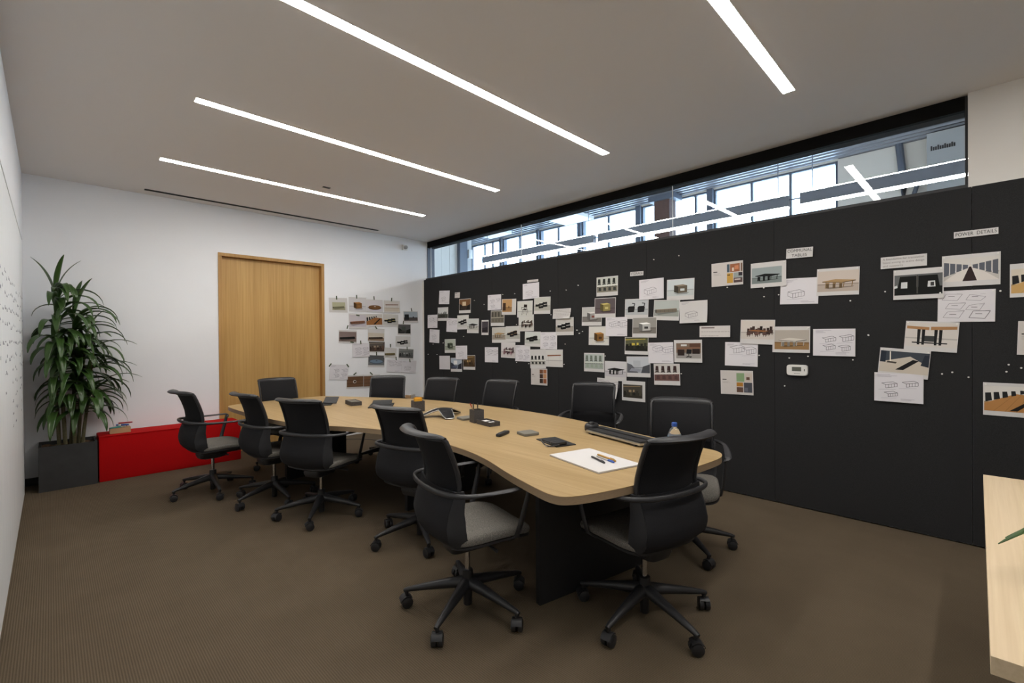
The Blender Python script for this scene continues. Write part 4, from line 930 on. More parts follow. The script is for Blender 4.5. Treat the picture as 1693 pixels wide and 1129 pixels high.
def plans(A, r, c=(95, 90, 96)):
    A.rect(0.01, 0.01, 0.99, 0.99, (214, 211, 214)); t = 0.0018
    for i, (x, y, w, h, k) in enumerate([(0.08, 0.68, 0.36, 0.22, 0.04), (0.50, 0.66, 0.34, 0.2, -0.03), (0.14, 0.40, 0.36, 0.2, 0.05), (0.50, 0.36, 0.32, 0.16, 0.10), (0.10, 0.12, 0.38, 0.2, 0.10), (0.56, 0.10, 0.36, 0.24, 0.06)]):
        P = [(x, y + 0.03), (x + w * 0.75, y), (x + w, y + h * 0.72 + k), (x + w * 0.2, y + h), (x, y + 0.03)]; A.path(P, t if i < 5 else 0.003, c)
        A.line(x + w * 0.3, y + h * 0.62, x + w * 0.62, y + h * 0.60, 0.003, (50, 48, 50)); A.line(x + w * 0.72, y + h, x + w * 1.0, y + h * 1.04, 0.001, (140, 140, 145))
def solid_box(A, m, x, y, w, h, d, c, kx=0.35):
    f = lambda k: tuple(int(v * k) for v in c)
    p = lambda a, b: m(a, b)
    A.poly([p(x, y), p(x + w, y + w * 0.12), p(x + w, y + h + w * 0.12), p(x, y + h)], f(0.8))
    A.poly([p(x - d, y + d * 0.5), p(x, y), p(x, y + h), p(x - d, y + h + d * 0.5)], f(0.5))
    A.poly([p(x, y + h), p(x + w, y + h + w * 0.12), p(x + w - d, y + h + w * 0.12 + d * 0.5), p(x - d, y + h + d * 0.5)], f(1.15))
def photo(A, r, kind, wall=(196, 198, 194), flo=(150, 148, 142), hz=0.38, c1=(28, 28, 28), c2=(210, 208, 200), rect=(0.02, 0.20, 0.98, 0.97)):
    X0, Y0, X1, Y1 = rect
    m = lambda x, y: (X0 + (X1 - X0) * min(1, max(0, x)), Y0 + (Y1 - Y0) * min(1, max(0, y)))
    R = lambda x0, y0, x1, y1, c: A.poly([m(x0, y0), m(x1, y0), m(x1, y1), m(x0, y1)], c)
    Q = lambda P, c: A.poly([m(*p) for p in P], c)
    LN = lambda x0, y0, x1, y1, t, c: A.line(*m(x0, y0), *m(x1, y1), t, c)
    dk = lambda c, k: tuple(max(0, min(255, int(v * k))) for v in c)
    R(0, 0, 1, 1, wall)
    if hz > 0: R(0, 0, 1, hz, flo); R(0, hz - 0.06, 1, hz, dk(flo, 0.86))
    if kind == 'table':
        Q([(0.18, 0.20), (0.90, 0.24), (0.86, 0.20), (0.30, 0.12)], dk(flo, 0.72))
        for x in (0.20, 0.42, 0.64, 0.84): LN(x, 0.14 + 0.08 * x, x + 0.02, 0.52, 0.006, dk(c1, 0.8)); 
        Q([(0.12, 0.50), (0.62, 0.44), (0.93, 0.52), (0.45, 0.60)], c1); Q([(0.12, 0.50), (0.62, 0.44), (0.62, 0.40), (0.12, 0.46)], dk(c1, 0.7)); Q([(0.62, 0.44), (0.93, 0.52), (0.93, 0.48), (0.62, 0.40)], dk(c1, 0.55))
        for x in (0.22, 0.38, 0.54): R(x, 0.16, x + 0.07, 0.38, dk(c1, 0.6)); R(x, 0.38, x + 0.08, 0.43, dk(c1, 0.9))
    elif kind == 'sofas':
        for (x, y, w) in ((0.14, 0.30, 0.24), (0.38, 0.38, 0.22), (0.60, 0.46, 0.22), (0.34, 0.16, 0.24), (0.60, 0.26, 0.24)):
            solid_box(A, m, x, y, w, 0.15, 0.06, c1); Q([(x + 0.02, y + 0.17), (x + w * 0.8, y + 0.20), (x + w * 0.75, y + 0.235), (x, y + 0.20)], c2)
    elif kind == 'box':
        Q([(0.25, 0.16), (0.85, 0.20), (0.75, 0.10), (0.4, 0.08)], dk(flo, 0.75)); solid_box(A, m, 0.42, 0.16, 0.34, 0.42, 0.16, c1); R(0.50, 0.30, 0.66, 0.44, c2)
    elif kind == 'cabinet':
        Q([(0.06, 0.16), (0.94, 0.34), (0.9, 0.26), (0.2, 0.08)], dk(flo, 0.75)); solid_box(A, m, 0.10, 0.20, 0.82, 0.20, 0.05, c1)
        for k in range(1, 5): x = 0.10 + 0.164 * k; LN(x, 0.20 + 0.0984 * (k / 5), x, 0.40 + 0.0984 * (k / 5), 0.002, dk(c1, 0.55))
    elif kind == 'chair':
        for (a, b, c, d) in ((0.30, 0.10, 0.34, 0.48), (0.62, 0.08, 0.58, 0.46), (0.44, 0.18, 0.44, 0.5), (0.72, 0.2, 0.68, 0.5)): LN(a, b, c, d, 0.007, c1)
        Q([(0.30, 0.46), (0.56, 0.42), (0.70, 0.50), (0.46, 0.54)], c1); Q([(0.42, 0.62), (0.66, 0.60), (0.66, 0.80), (0.44, 0.82)], c1); LN(0.46, 0.52, 0.46, 0.64, 0.006, c1); LN(0.64, 0.5, 0.63, 0.62, 0.006, c1); LN(0.26, 0.46, 0.30, 0.62, 0.006, c1); LN(0.26, 0.62, 0.42, 0.60, 0.006, c1)
    elif kind == 'group':
        for i in range(9):
            x, y = 0.16 + 0.085 * i + r.uniform(-0.02, 0.02), 0.18 + 0.06 * (i % 3) + r.uniform(0, 0.05); k = r.uniform(0.5, 1.9); c = dk(c1, k)
            R(x, y, x + 0.11, y + 0.18, c); R(x + 0.01, y + 0.16, x + 0.09, y + 0.36, dk(c, 0.8)); LN(x + 0.02, y - 0.08, x + 0.03, y, 0.005, c1); LN(x + 0.09, y - 0.08, x + 0.08, y, 0.005, c1)
        Q([(0.2, 0.44), (0.7, 0.40), (0.86, 0.46), (0.4, 0.50)], c2)
    elif kind == 'oval':
        Q([(0.5 + 0.42 * math.cos(a), 0.34 + 0.20 * math.sin(a)) for a in [2 * PI * k / 18 for k in range(18)]], dk(c1, 0.7)); Q([(0.5 + 0.40 * math.cos(a), 0.40 + 0.18 * math.sin(a)) for a in [2 * PI * k / 18 for k in range(18)]], c1); R(0.46, 0.42, 0.56, 0.48, c2)
    elif kind == 'bar':
        Q([(0.08, 0.62), (0.92, 0.66), (0.92, 0.73), (0.08, 0.70)], c1); LN(0.14, 0.2, 0.14, 0.63, 0.003, dk(wall, 0.8)); LN(0.86, 0.22, 0.86, 0.66, 0.003, dk(wall, 0.8))
    elif kind == 'wood':
        Q([(0.0, 0.0), (1.0, 0.0), (1.0, 0.62), (0.52, 0.72), (0.0, 0.30)], c1)
        for k in range(5): Q([(0.15 + 0.19 * k, 0.0), (0.165 + 0.19 * k, 0.0), (0.50 + 0.11 * k, 0.66), (0.492 + 0.11 * k, 0.66)], dk(c1, 0.86))
        Q([(0.42, 0.04), (0.55, 0.04), (0.92, 0.60), (0.84, 0.60)], (26, 24, 22))
        for k in range(5): x = 0.02 + 0.145 * k; Q([(x, 0.36 + 0.085 * k), (x + 0.115 - 0.012 * k, 0.42 + 0.08 * k), (x + 0.095 - 0.010 * k, 0.74 + 0.03 * k), (x - 0.005, 0.72 + 0.035 * k)], (34, 34, 36))
    elif kind == 'corridor':
        Q([(0, 0), (1, 0), (0.56, 0.66), (0.44, 0.66)], c2); Q([(0.36, 0.0), (0.62, 0.0), (0.515, 0.62), (0.48, 0.62)], (48, 36, 36))
        for k in range(4):
            a, b = 0.02 + 0.115 * k, 0.02 + 0.115 * (k + 1) - 0.02
            y0, y1 = 0.22 + 0.09 * k, 0.86 - 0.045 * k
            Q([(a, y0), (b, y0 + 0.07), (b, y1 - 0.03), (a, y1)], c1); Q([(1 - a, y0), (1 - b, y0 + 0.07), (1 - b, y1 - 0.03), (1 - a, y1)], c1)
            LN(b, y0 + 0.1, b + 0.02, y0 + 0.3, 0.004, (205, 205, 205)); LN(1 - b, y0 + 0.1, 1 - b - 0.02, y0 + 0.3, 0.004, (205, 205, 205))
    elif kind == 'booths':
        Q([(0.05, 0.10), (0.47, 0.10), (0.47, 0.92), (0.12, 0.92)], c1); Q([(0.51, 0.10), (0.97, 0.10), (0.90, 0.92), (0.51, 0.92)], c1); R(0.475, 0.06, 0.505, 0.95, (70, 68, 64))
        Q([(0.14, 0.34), (0.28, 0.34), (0.28, 0.64), (0.15, 0.64)], c2); Q([(0.70, 0.36), (0.86, 0.36), (0.85, 0.64), (0.71, 0.64)], c2); R(0.76, 0.40, 0.83, 0.58, (60, 60, 60)); Q([(0.0, 0.34), (0.07, 0.38), (0.06, 0.5), (0.0, 0.46)], c2)
    elif kind == 'legs':
        Q([(0.02, 0.74), (0.46, 0.70), (0.46, 0.82), (0.02, 0.86)], c1); Q([(0.49, 0.70), (0.98, 0.76), (0.98, 0.88), (0.49, 0.84)], c1); R(0.38, 0.22, 0.58, 0.46, (60, 62, 62))
        for x in (0.24, 0.33, 0.57, 0.66): Q([(x, 0.08), (x + 0.05, 0.08), (x + 0.055, 0.72), (x - 0.01, 0.72)], (28, 28, 30))
        R(0.14, 0.14, 0.82, 0.19, (40, 40, 42))
    elif kind == 'desk':
        Q([(0.0, 0.0), (1.0, 0.0), (1.0, 0.40), (0.62, 0.80), (0.0, 0.46)], c2); Q([(0.34, 0.14), (0.50, 0.14), (0.80, 0.62), (0.68, 0.66)], (24, 24, 26)); R(0.0, 0.46, 0.12, 0.98, c1); LN(0.22, 0.5, 0.20, 0.98, 0.006, (225, 220, 205)); Q([(0.14, 0.44), (0.34, 0.42), (0.36, 0.50), (0.16, 0.52)], (70, 66, 60)); Q([(0.84, 0.42), (1.0, 0.36), (1.0, 0.9), (0.90, 0.9)], c1)
    elif kind == 'dark':
        for k in range(6): R(0.04 + 0.16 * k, 0.16 + 0.05 * (k % 2), 0.15 + 0.16 * k, 0.50 + 0.06 * (k % 3), dk(c1, 1.0 + 0.5 * (k % 3)))
        Q([(0.0, 0.80), (0.9, 0.88), (0.9, 0.92), (0.0, 0.86)], c2); R(0.30, 0.42, 0.44, 0.60, c2); R(0.52, 0.44, 0.60, 0.62, c2)
    elif kind == 'rows':
        for k in range(4):
            x = 0.03 + 0.24 * k
            Q([(x + 0.01, 0.62), (x + 0.15, 0.60), (x + 0.14, 0.90), (x + 0.03, 0.91)], c1); Q([(x, 0.52), (x + 0.17, 0.52), (x + 0.14, 0.60), (x + 0.02, 0.60)], dk(c1, 0.8))
            for q in (0.02, 0.15): LN(x + q, 0.34, x + q, 0.52, 0.004, dk(c1, 0.7))
            Q([(x + 0.05, 0.10), (x + 0.19, 0.08), (x + 0.18, 0.30), (x + 0.06, 0.32)], dk(c1, 1.35))
        Q([(0.0, 0.38), (1.0, 0.42), (1.0, 0.50), (0.0, 0.47)], c2)
    elif kind == 'execdesk':
        Q([(0.02, 0.60), (0.98, 0.66), (0.98, 0.74), (0.02, 0.68)], c2); R(0.06, 0.18, 0.34, 0.58, c1); R(0.66, 0.30, 0.96, 0.62, dk(c1, 0.9)); R(0.55, 0.74, 0.98, 0.96, dk(c2, 0.7)); R(0.20, 0.80, 0.44, 0.92, (206, 204, 200))
        Q([(0.42, 0.30), (0.62, 0.30), (0.64, 0.58), (0.44, 0.60)], (24, 24, 26)); LN(0.52, 0.10, 0.52, 0.30, 0.006, (24, 24, 26)); LN(0.40, 0.08, 0.64, 0.12, 0.006, (24, 24, 26)); LN(0.44, 0.14, 0.62, 0.06, 0.006, (24, 24, 26))
    elif kind == 'pots':
        for x in (0.12, 0.56):
            Q([(x, 0.16), (x + 0.28, 0.18), (x + 0.31, 0.50), (x - 0.01, 0.48)], c1); Q([(x - 0.01, 0.48), (x + 0.31, 0.50), (x + 0.26, 0.57), (x + 0.04, 0.56)], dk(c1, 0.6)); LN(x + 0.27, 0.5, x + 0.30, 0.74, 0.010, c1); LN(x + 0.30, 0.74, x + 0.18, 0.76, 0.008, c1)
    elif kind == 'room':
        Q([(0.0, 0.0), (0.5, 0.0), (0.22, 0.5), (0.0, 0.62)], c1); Q([(0.62, 0.0), (1.0, 0.0), (1.0, 0.55), (0.7, 0.4)], dk(c1, 0.8)); R(0.28, 0.42, 0.60, 0.78, c2); Q([(0.1, 0.12), (0.56, 0.08), (0.62, 0.24), (0.2, 0.3)], dk(c1, 1.5))
    elif kind == 'trees':
        for k in range(8): x = 0.02 + 0.12 * k; h = r.uniform(0.4, 0.72); Q([(x, 0.1), (x + 0.13, 0.1), (x + 0.10, h), (x + 0.03, h - 0.08)], dk(c1, r.uniform(0.7, 1.6)))
    elif kind == 'drawers':
        R(0.02, 0.05, 0.98, 0.95, c1); R(0.02, 0.30, 0.98, 0.34, dk(c1, 0.7)); R(0.02, 0.62, 0.98, 0.66, dk(c1, 0.75))
        Q([(0.46 + 0.10 * math.cos(a), 0.5 + 0.15 * math.sin(a)) for a in [2 * PI * k / 14 for k in range(14)]], c2); Q([(0.47 + 0.07 * math.cos(a), 0.5 + 0.10 * math.sin(a)) for a in [2 * PI * k / 12 for k in range(12)]], dk(c1, 0.6))
    elif kind == 'screen':
        R(0.05, 0.12, 0.36, 0.72, c1); R(0.64, 0.30, 0.72, 0.48, c1); R(0.0, 0.0, 1.0, 0.10, c2)
def page(A, tiles, bar=True, split=0.5):
    A.rect(0.01, 0.01, 0.99, 0.99, (200, 194, 190))
    A.rect(0.06, 0.60, 0.19, 0.64, (70, 66, 64))
    for k in range(3): A.rect(0.06, 0.54 - 0.035 * k, 0.06 + (0.22, 0.18, 0.25)[k], 0.55 - 0.035 * k, (160, 155, 152))
    for x0, y0, x1, y1, c in tiles: A.rect(x0, y0, x1, y1, c)
def lines(A, n, r, head=False, x0=0.06):
    A.rect(0.01, 0.01, 0.99, 0.99, (204, 199, 196))
    for k in range(n):
        y = 0.84 - 0.72 * k / max(1, n - 1) if n > 1 else 0.5; x = x0; end = 0.93 if k < n - 1 else 0.6
        if head and k == 0: A.rect(x0, y - 0.06, 0.5, y + 0.05, (120, 108, 106)); continue
        while x < end:
            w = r.uniform(0.03, 0.10); A.rect(x, y - 0.02, x + w, y + 0.02, (150, 142, 140)); x += w + 0.018
TILE_A = [(0.50, 0.56, 0.585, 0.90, (72, 88, 100)), (0.60, 0.56, 0.90, 0.90, (150, 98, 70)), (0.66, 0.60, 0.72, 0.74, (214, 196, 180)), (0.74, 0.66, 0.86, 0.82, (196, 128, 92)), (0.93, 0.56, 0.98, 0.90, (120, 96, 80)), (0.50, 0.10, 0.69, 0.52, (190, 150, 72)), (0.51, 0.42, 0.60, 0.46, (70, 52, 20)), (0.71, 0.30, 0.98, 0.52, (150, 158, 156)), (0.86, 0.38, 0.98, 0.52, (52, 46, 54)), (0.71, 0.10, 0.98, 0.30, (88, 72, 72)), (0.74, 0.20, 0.92, 0.26, (190, 176, 170))]
TILE_B = [(0.50, 0.54, 0.74, 0.90, (132, 158, 118)), (0.76, 0.54, 0.97, 0.90, (196, 184, 174)), (0.80, 0.62, 0.90, 0.74, (96, 72, 60)), (0.50, 0.34, 0.70, 0.51, (170, 118, 48)), (0.50, 0.10, 0.70, 0.31, (92, 70, 60)), (0.72, 0.10, 0.97, 0.51, (70, 72, 80)), (0.74, 0.14, 0.84, 0.30, (96, 98, 108))]
TILE_C = [(0.54, 0.70, 0.74, 0.94, (110, 74, 52)), (0.76, 0.72, 0.95, 0.94, (160, 104, 70)), (0.54, 0.42, 0.74, 0.67, (70, 48, 40)), (0.76, 0.42, 0.95, 0.69, (188, 140, 104)), (0.54, 0.12, 0.74, 0.39, (60, 46, 40)), (0.76, 0.12, 0.95, 0.39, (140, 84, 54))]
BK, WD, TN = (26, 26, 27), (150, 104, 60), (176, 146, 104)
SK = lambda n=2, tb=False, tint=(118, 112, 124): (lambda A, r: sketch(A, r, n, tb, tint))
PH = lambda kind, **k: (lambda A, r: photo(A, r, kind, **k))
FULL = (0.03, 0.05, 0.97, 0.95)
SH = {  # id: (art, width, height, label)
 'p1': (SK(1), .279, .216, 'faint pencil sketch sheet, topmost at the far left end of the pinboard'),
 'p2': (lambda A, r: lines(A, 3, r, True), .125, .085, 'small white caption card near the far left top of the pinboard'),
 'p3': (PH('room', wall=(120, 86, 54), flo=(60, 46, 36), c1=(34, 28, 24), c2=(210, 190, 160)), .279, .216, 'photo of a brown lounge room under the small caption card'),
 'p4': (PH('trees', wall=(205, 206, 205), flo=(58, 56, 50), c1=(50, 52, 46)), .279, .216, 'photo of dark outdoor shapes under the far left top sketch'),
 'p5': (SK(2), .279, .216, 'sketch sheet at the left border of the pinboard, beside the dark outdoor photo'),
 'p6': (SK(1, True), .279, .216, 'sketch sheet at the left border, lower of the two on the edge'),
 'p7': (SK(2, False, (130, 124, 134)), .279, .216, 'tilted sketch sheet left of the black table photo pair'),
 'p8': (PH('sofas', wall=(206, 206, 202), flo=(190, 190, 186), c1=BK), .279, .216, 'photo of black sofas on white, below the brown lounge photo'),
 'p9': (PH('table', wall=(198, 202, 200), flo=(186, 186, 178), c1=(40, 40, 38)), .270, .216, 'photo of a dark table on pale floor, left of the narrow photo'),
 'p10': (PH('cabinet', wall=(72, 68, 74), flo=(48, 42, 46), c1=(58, 54, 62), rect=(0.06, 0.16, 0.94, 0.90)), .153, .216, 'narrow upright dark photo pinned alone between the left clusters'),
 'p11': (SK(3, True), .279, .216, 'table sketch sheet, top left of the middle-left cluster'),
 'p13': (PH('rows', wall=(120, 116, 104), flo=(112, 108, 98), c1=(74, 70, 62), c2=(150, 146, 132)), .279, .216, 'grey photo of furniture rows below the orange room photo'),
 'p12': (PH('screen', wall=(186, 146, 98), flo=(150, 112, 72), c1=(60, 42, 30), c2=(168, 130, 86), rect=(0.04, 0.18, 0.72, 0.98)), .279, .216, 'photo of an orange-brown room, right of the table sketch sheet'),
 'p14': (PH('chair', wall=(206, 206, 200), flo=(200, 200, 194), c1=(38, 30, 26), rect=FULL), .279, .216, 'photo of a single dark wooden armchair on white'),
 'p16': (SK(1, False, (150, 140, 140)), .293, .204, 'pale sketch sheet directly above the armchair photo, under a blank strip'),
 'p17': (lambda A, r: lines(A, 1, r), .195, .031, 'thin blank white strip at the top of the left half of the board'),
 'p15': (PH('sofas', wall=(198, 198, 190), flo=(176, 174, 164), c1=(38, 38, 34), c2=(206, 202, 190)), .279, .216, 'photo of long dark bench seats, right of the armchair photo'),
 'p18': (PH('group', wall=(204, 204, 198), flo=(196, 194, 188), c1=(70, 58, 52), rect=FULL), .279, .216, 'photo of a small crowd of chairs directly under the armchair photo'),
 'p20': (PH('sofas', wall=(198, 196, 192), flo=(158, 152, 144), c1=(16, 16, 16), c2=(222, 220, 214)), .279, .216, 'photo of black and white sofas under the curled text sheet'),
 'p19': (lambda A, r: lines(A, 6, r), .279, .121, 'curled half sheet of typed text overlapping the black and white sofa photo'),
 'p21': (PH('table', wall=(190, 188, 180), flo=(150, 142, 130), c1=TN), .286, .216, 'photo of a tan table, left end of the row below the grey rows photo'),
 'p22': (PH('sofas', wall=(200, 200, 196), flo=(170, 170, 162), c1=BK, c2=(150, 120, 84)), .275, .216, 'photo of black benches with brown tops, right of the tan table photo'),
 'p23': (PH('sofas', wall=(202, 206, 202), flo=(180, 182, 176), c1=BK, c2=(60, 58, 56)), .279, .195, 'photo of all-black seating blocks, left of a pale sketch, centre left'),
 'p24': (SK(4), .279, .216, 'pale sketch sheet to the right of the all-black seating blocks photo'),
 'p25': (PH('group', wall=(206, 202, 202), flo=(196, 190, 188), c1=(92, 66, 70), rect=FULL), .279, .216, 'photo of many small coloured chairs, below the tan table row'),
 'p26': (SK(4, True), .279, .216, 'sketch sheet right of the coloured chairs photo'),
 'p27': (SK(2, True, (60, 58, 64)), .283, .216, 'bold table sketch pinned alone, lower left of the coloured chairs photo'),
 'p28': (PH('box', wall=(178, 186, 174), flo=(150, 156, 140), c1=(74, 84, 66), c2=(120, 124, 108)), .283, .216, 'greenish photo, top of the low cluster at the far left'),
 'p29': (SK(1, True, (140, 136, 144)), .283, .209, 'pale sketch below right of the greenish photo'),
 'p30': (lambda A, r: A.rect(0.01, 0.01, 0.99, 0.99, (206, 203, 206)), .283, .216, 'blank white sheet at the lower far left of the pinboard'),
 'p31': (PH('room', wall=(172, 182, 196), flo=(120, 128, 138), c1=(54, 58, 72), c2=(228, 228, 228)), .283, .216, 'blue-grey room photo between the blank sheet and the brown crowd photo'),
 'p32': (PH('dark', wall=(96, 76, 48), flo=(70, 54, 34), c1=(44, 34, 22), c2=(170, 140, 92)), .283, .216, 'brown crowded room photo, lowest right of the far left cluster'),
 'p33': (PH('rows', wall=(206, 206, 202), flo=(180, 178, 170), c1=(26, 26, 28), c2=(216, 214, 206), rect=(0.02, 0.18, 0.98, 0.72)), .272, .245, 'photo of black chairs in a row, above the brown swatch page'),
 'p34': (PH('bar', wall=(208, 206, 202), flo=(206, 202, 198), c1=(132, 84, 56), rect=FULL), .279, .216, 'pale print with one brown bench, right of the chair row photo'),
 'p35': (lambda A, r: page(A, TILE_C), .283, .212, 'page with brown material swatches hanging lowest in the left half'),
 'p36': (PH('rows', wall=(190, 194, 186), flo=(130, 126, 112), c1=(44, 46, 44), c2=(214, 214, 206)), .284, .216, 'photo of a cafe with dark chairs, top left of the storage cluster'),
 'p37': (SK(1, False, (100, 96, 104)), .279, .212, 'cabinet sketch sheet just below the STORAGE title'),
 'p38': (PH('box', wall=(198, 206, 208), flo=(188, 194, 194), c1=(122, 112, 96), c2=(200, 206, 206)), .284, .208, 'photo of an open storage frame, top right of the storage cluster'),
 'p41': (PH('box', wall=(186, 186, 184), flo=(120, 116, 112), c1=(190, 188, 186), c2=(120, 70, 60)), .279, .216, 'photo of a white bin, left end of the storage cluster'),
 'p40': (PH('box', wall=(92, 84, 86), flo=(92, 80, 84), c1=(176, 160, 96), c2=(196, 182, 120)), .281, .222, 'photo of a yellow box on purple-grey floor under the cafe photo'),
 'p42': (PH('pots', wall=(186, 190, 192), flo=(176, 180, 182), c1=BK, c2=BK), .281, .214, 'photo of two black pots, below and left of the cabinet sketch'),
 'p43': (PH('cabinet', wall=(176, 182, 178), flo=(150, 154, 148), c1=(140, 130, 116)), .280, .205, 'photo of a long low grey cabinet in the storage cluster'),
 'p44': (SK(1, False, (104, 100, 106)), .276, .214, 'long cabinet sketch with a lifted corner, right of the grey cabinet photo'),
 'p46': (PH('box', wall=(150, 148, 142), flo=(120, 116, 110), c1=(226, 226, 222), c2=(52, 52, 52)), .283, .214, 'photo of a white pedestal unit in a busy office'),
 'p45': (SK(2, False, (96, 92, 98)), .278, .212, 'sketch of two upright boxes beside the white pedestal photo'),
 'p47': (PH('box', wall=(212, 210, 204), flo=(206, 204, 198), c1=(156, 112, 56), c2=(74, 50, 30), rect=FULL), .278, .216, 'photo of a golden brown open cabinet on white'),
 'p48': (PH('dark', wall=(88, 90, 66), flo=(34, 34, 28), c1=(24, 24, 20), c2=(196, 176, 76)), .281, .186, 'dark photo with yellow lamps, below the white pedestal photo'),
 'p49': (SK(2, False, (112, 106, 124)), .278, .214, 'sketch of stacked low units right of the yellow lamps photo'),
 'p50': (PH('execdesk', wall=(120, 100, 84), flo=(150, 146, 142), c1=(46, 34, 30), c2=(128, 92, 70), rect=(0.08, 0.18, 0.96, 0.86)), .283, .221, 'photo of a brown executive desk with black chair'),
 'p51': (lambda A, r: lines(A, 3, r, True), .284, .106, 'typed caption strip between the storage and communal table clusters'),
 'p52': (PH('rows', wall=(178, 186, 182), flo=(160, 168, 160), c1=(110, 118, 108), c2=(200, 206, 196), rect=(0.04, 0.16, 0.96, 0.94)), .282, .216, 'pale green photo of a wall unit, lower left of the storage cluster'),
 'p53': (PH('table', wall=(204, 202, 204), flo=(190, 186, 190), c1=BK), .280, .216, 'photo of black tables on a white floor, right of the pale green photo'),
 'p54': (PH('room', wall=(190, 194, 200), flo=(160, 164, 170), c1=(96, 98, 104), c2=(176, 180, 186)), .282, .219, 'grey architectural photo right of the black tables photo'),
 'p55': (PH('rows', wall=(196, 192, 188), flo=(104, 76, 72), hz=0.5, c1=(60, 44, 42), c2=(216, 212, 206)), .281, .216, 'photo with a dark reddish lower half below the stacked units sketch'),
 'p56': (SK(2), .279, .210, 'curled sketch sheet partly hidden behind a chair back'),
 'p57': (PH('dark', wall=(70, 66, 58), flo=(52, 48, 40), c1=(36, 34, 28), c2=(150, 130, 100), rect=(0.05, 0.16, 0.88, 0.82)), .282, .216, 'dark interior photo, lowest on the board in the storage cluster'),
 'p58': (None, .157, .045, 'white title strip reading STORAGE'),
 'p59': (lambda A, r: page(A, TILE_A), .282, .217, 'swatch page with orange and yellow tiles, left of the communal tables group'),
 'p60': (PH('table', wall=(150, 160, 160), flo=(120, 130, 128), c1=(22, 24, 26), rect=(0.03, 0.16, 0.88, 0.80)), .281, .217, 'photo of a black communal bench table on grey'),
 'p61': (None, .193, .082, 'white title strip reading COMMUNAL TABLES'),
 'p62': (SK(1, False, (70, 66, 72)), .280, .217, 'sketch of a communal table and a slatted side panel below its title'),
 'p63': (PH('table', wall=(200, 188, 178), flo=(178, 164, 152), c1=(168, 138, 98), rect=(0.02, 0.14, 0.99, 0.90)), .281, .216, 'photo of a pale wood table with many chairs, right of the slatted sketch'),
 'p65': (PH('table', wall=(176, 168, 158), flo=(146, 114, 76), c1=(206, 200, 190), rect=(0.06, 0.12, 0.98, 0.86)), .280, .220, 'photo of a white table on a wooden floor above the thermostat'),
 'p64': (PH('group', wall=(206, 198, 190), flo=(200, 192, 184), c1=(58, 44, 40), c2=(146, 98, 60)), .281, .214, 'photo of dark stools at a brown counter, left of the white table photo'),
 'p66': (SK(4, True, (70, 66, 72)), .282, .217, 'sheet of four bench table sketches right of the white table photo'),
 'p67': (SK(2, True, (78, 74, 80)), .282, .216, 'sketch of a table and a bench with a woven leg, below the stools photo'),
 'p68': (lambda A, r: page(A, TILE_B), .283, .217, 'swatch page with green and ochre tiles, lowest left of the thermostat'),
 'p69': (None, .212, .044, 'white title strip reading POWER DETAILS'),
 'p70': (None, .259, .086, 'typed text strip below left of the POWER DETAILS title'),
 'p71': (PH('booths', wall=(96, 98, 98), flo=(22, 24, 22), c1=(18, 20, 18), c2=(206, 208, 208), rect=(0.02, 0.14, 0.98, 0.82)), .272, .217, 'photo of two black desks seen from above, under the typed strip'),
 'p73': (lambda A, r: plans(A, r), .281, .216, 'sheet of six desktop plan sketches under the mirrored aisle photo'),
 'p72': (PH('corridor', wall=(206, 202, 196), flo=(190, 186, 180), c1=(92, 96, 104), c2=(214, 208, 202), rect=(0.02, 0.16, 0.98, 0.88)), .283, .216, 'photo of a long desk aisle with a dark central strip'),
 'p74': (PH('legs', wall=(206, 200, 194), flo=(206, 200, 194), c1=(166, 124, 84), rect=(0.01, 0.14, 0.99, 0.95)), .281, .210, 'photo of live-edge wooden tables on black legs'),
 'p75': (PH('desk', wall=(62, 68, 76), flo=(190, 186, 178), c1=(42, 48, 58), c2=(196, 186, 172), rect=(0.02, 0.14, 0.99, 0.90)), .284, .205, 'photo of a desk with a black power slot, below the live-edge tables'),
 'p76': (SK(3, True, (58, 55, 60)), .280, .214, 'sheet of bench and table sketches, lowest of the power details column'),
 'p77': (PH('wood', wall=(214, 210, 204), flo=(190, 160, 120), c1=(176, 126, 74), rect=(0.02, 0.14, 0.99, 0.90)), .281, .217, 'photo of a brown board table with black chairs at the lower right'),
 'p78': (PH('wood', wall=(206, 196, 180), flo=(190, 160, 116), c1=(196, 158, 100), rect=(0.02, 0.12, 0.98, 0.84)), .281, .216, 'tan tabletop photo cut by the right edge of the picture'),
 'p79': (lambda A, r: page(A, TILE_B), .281, .216, 'white page with a heading cut by the right picture edge, below the tan tabletop photo'),
}
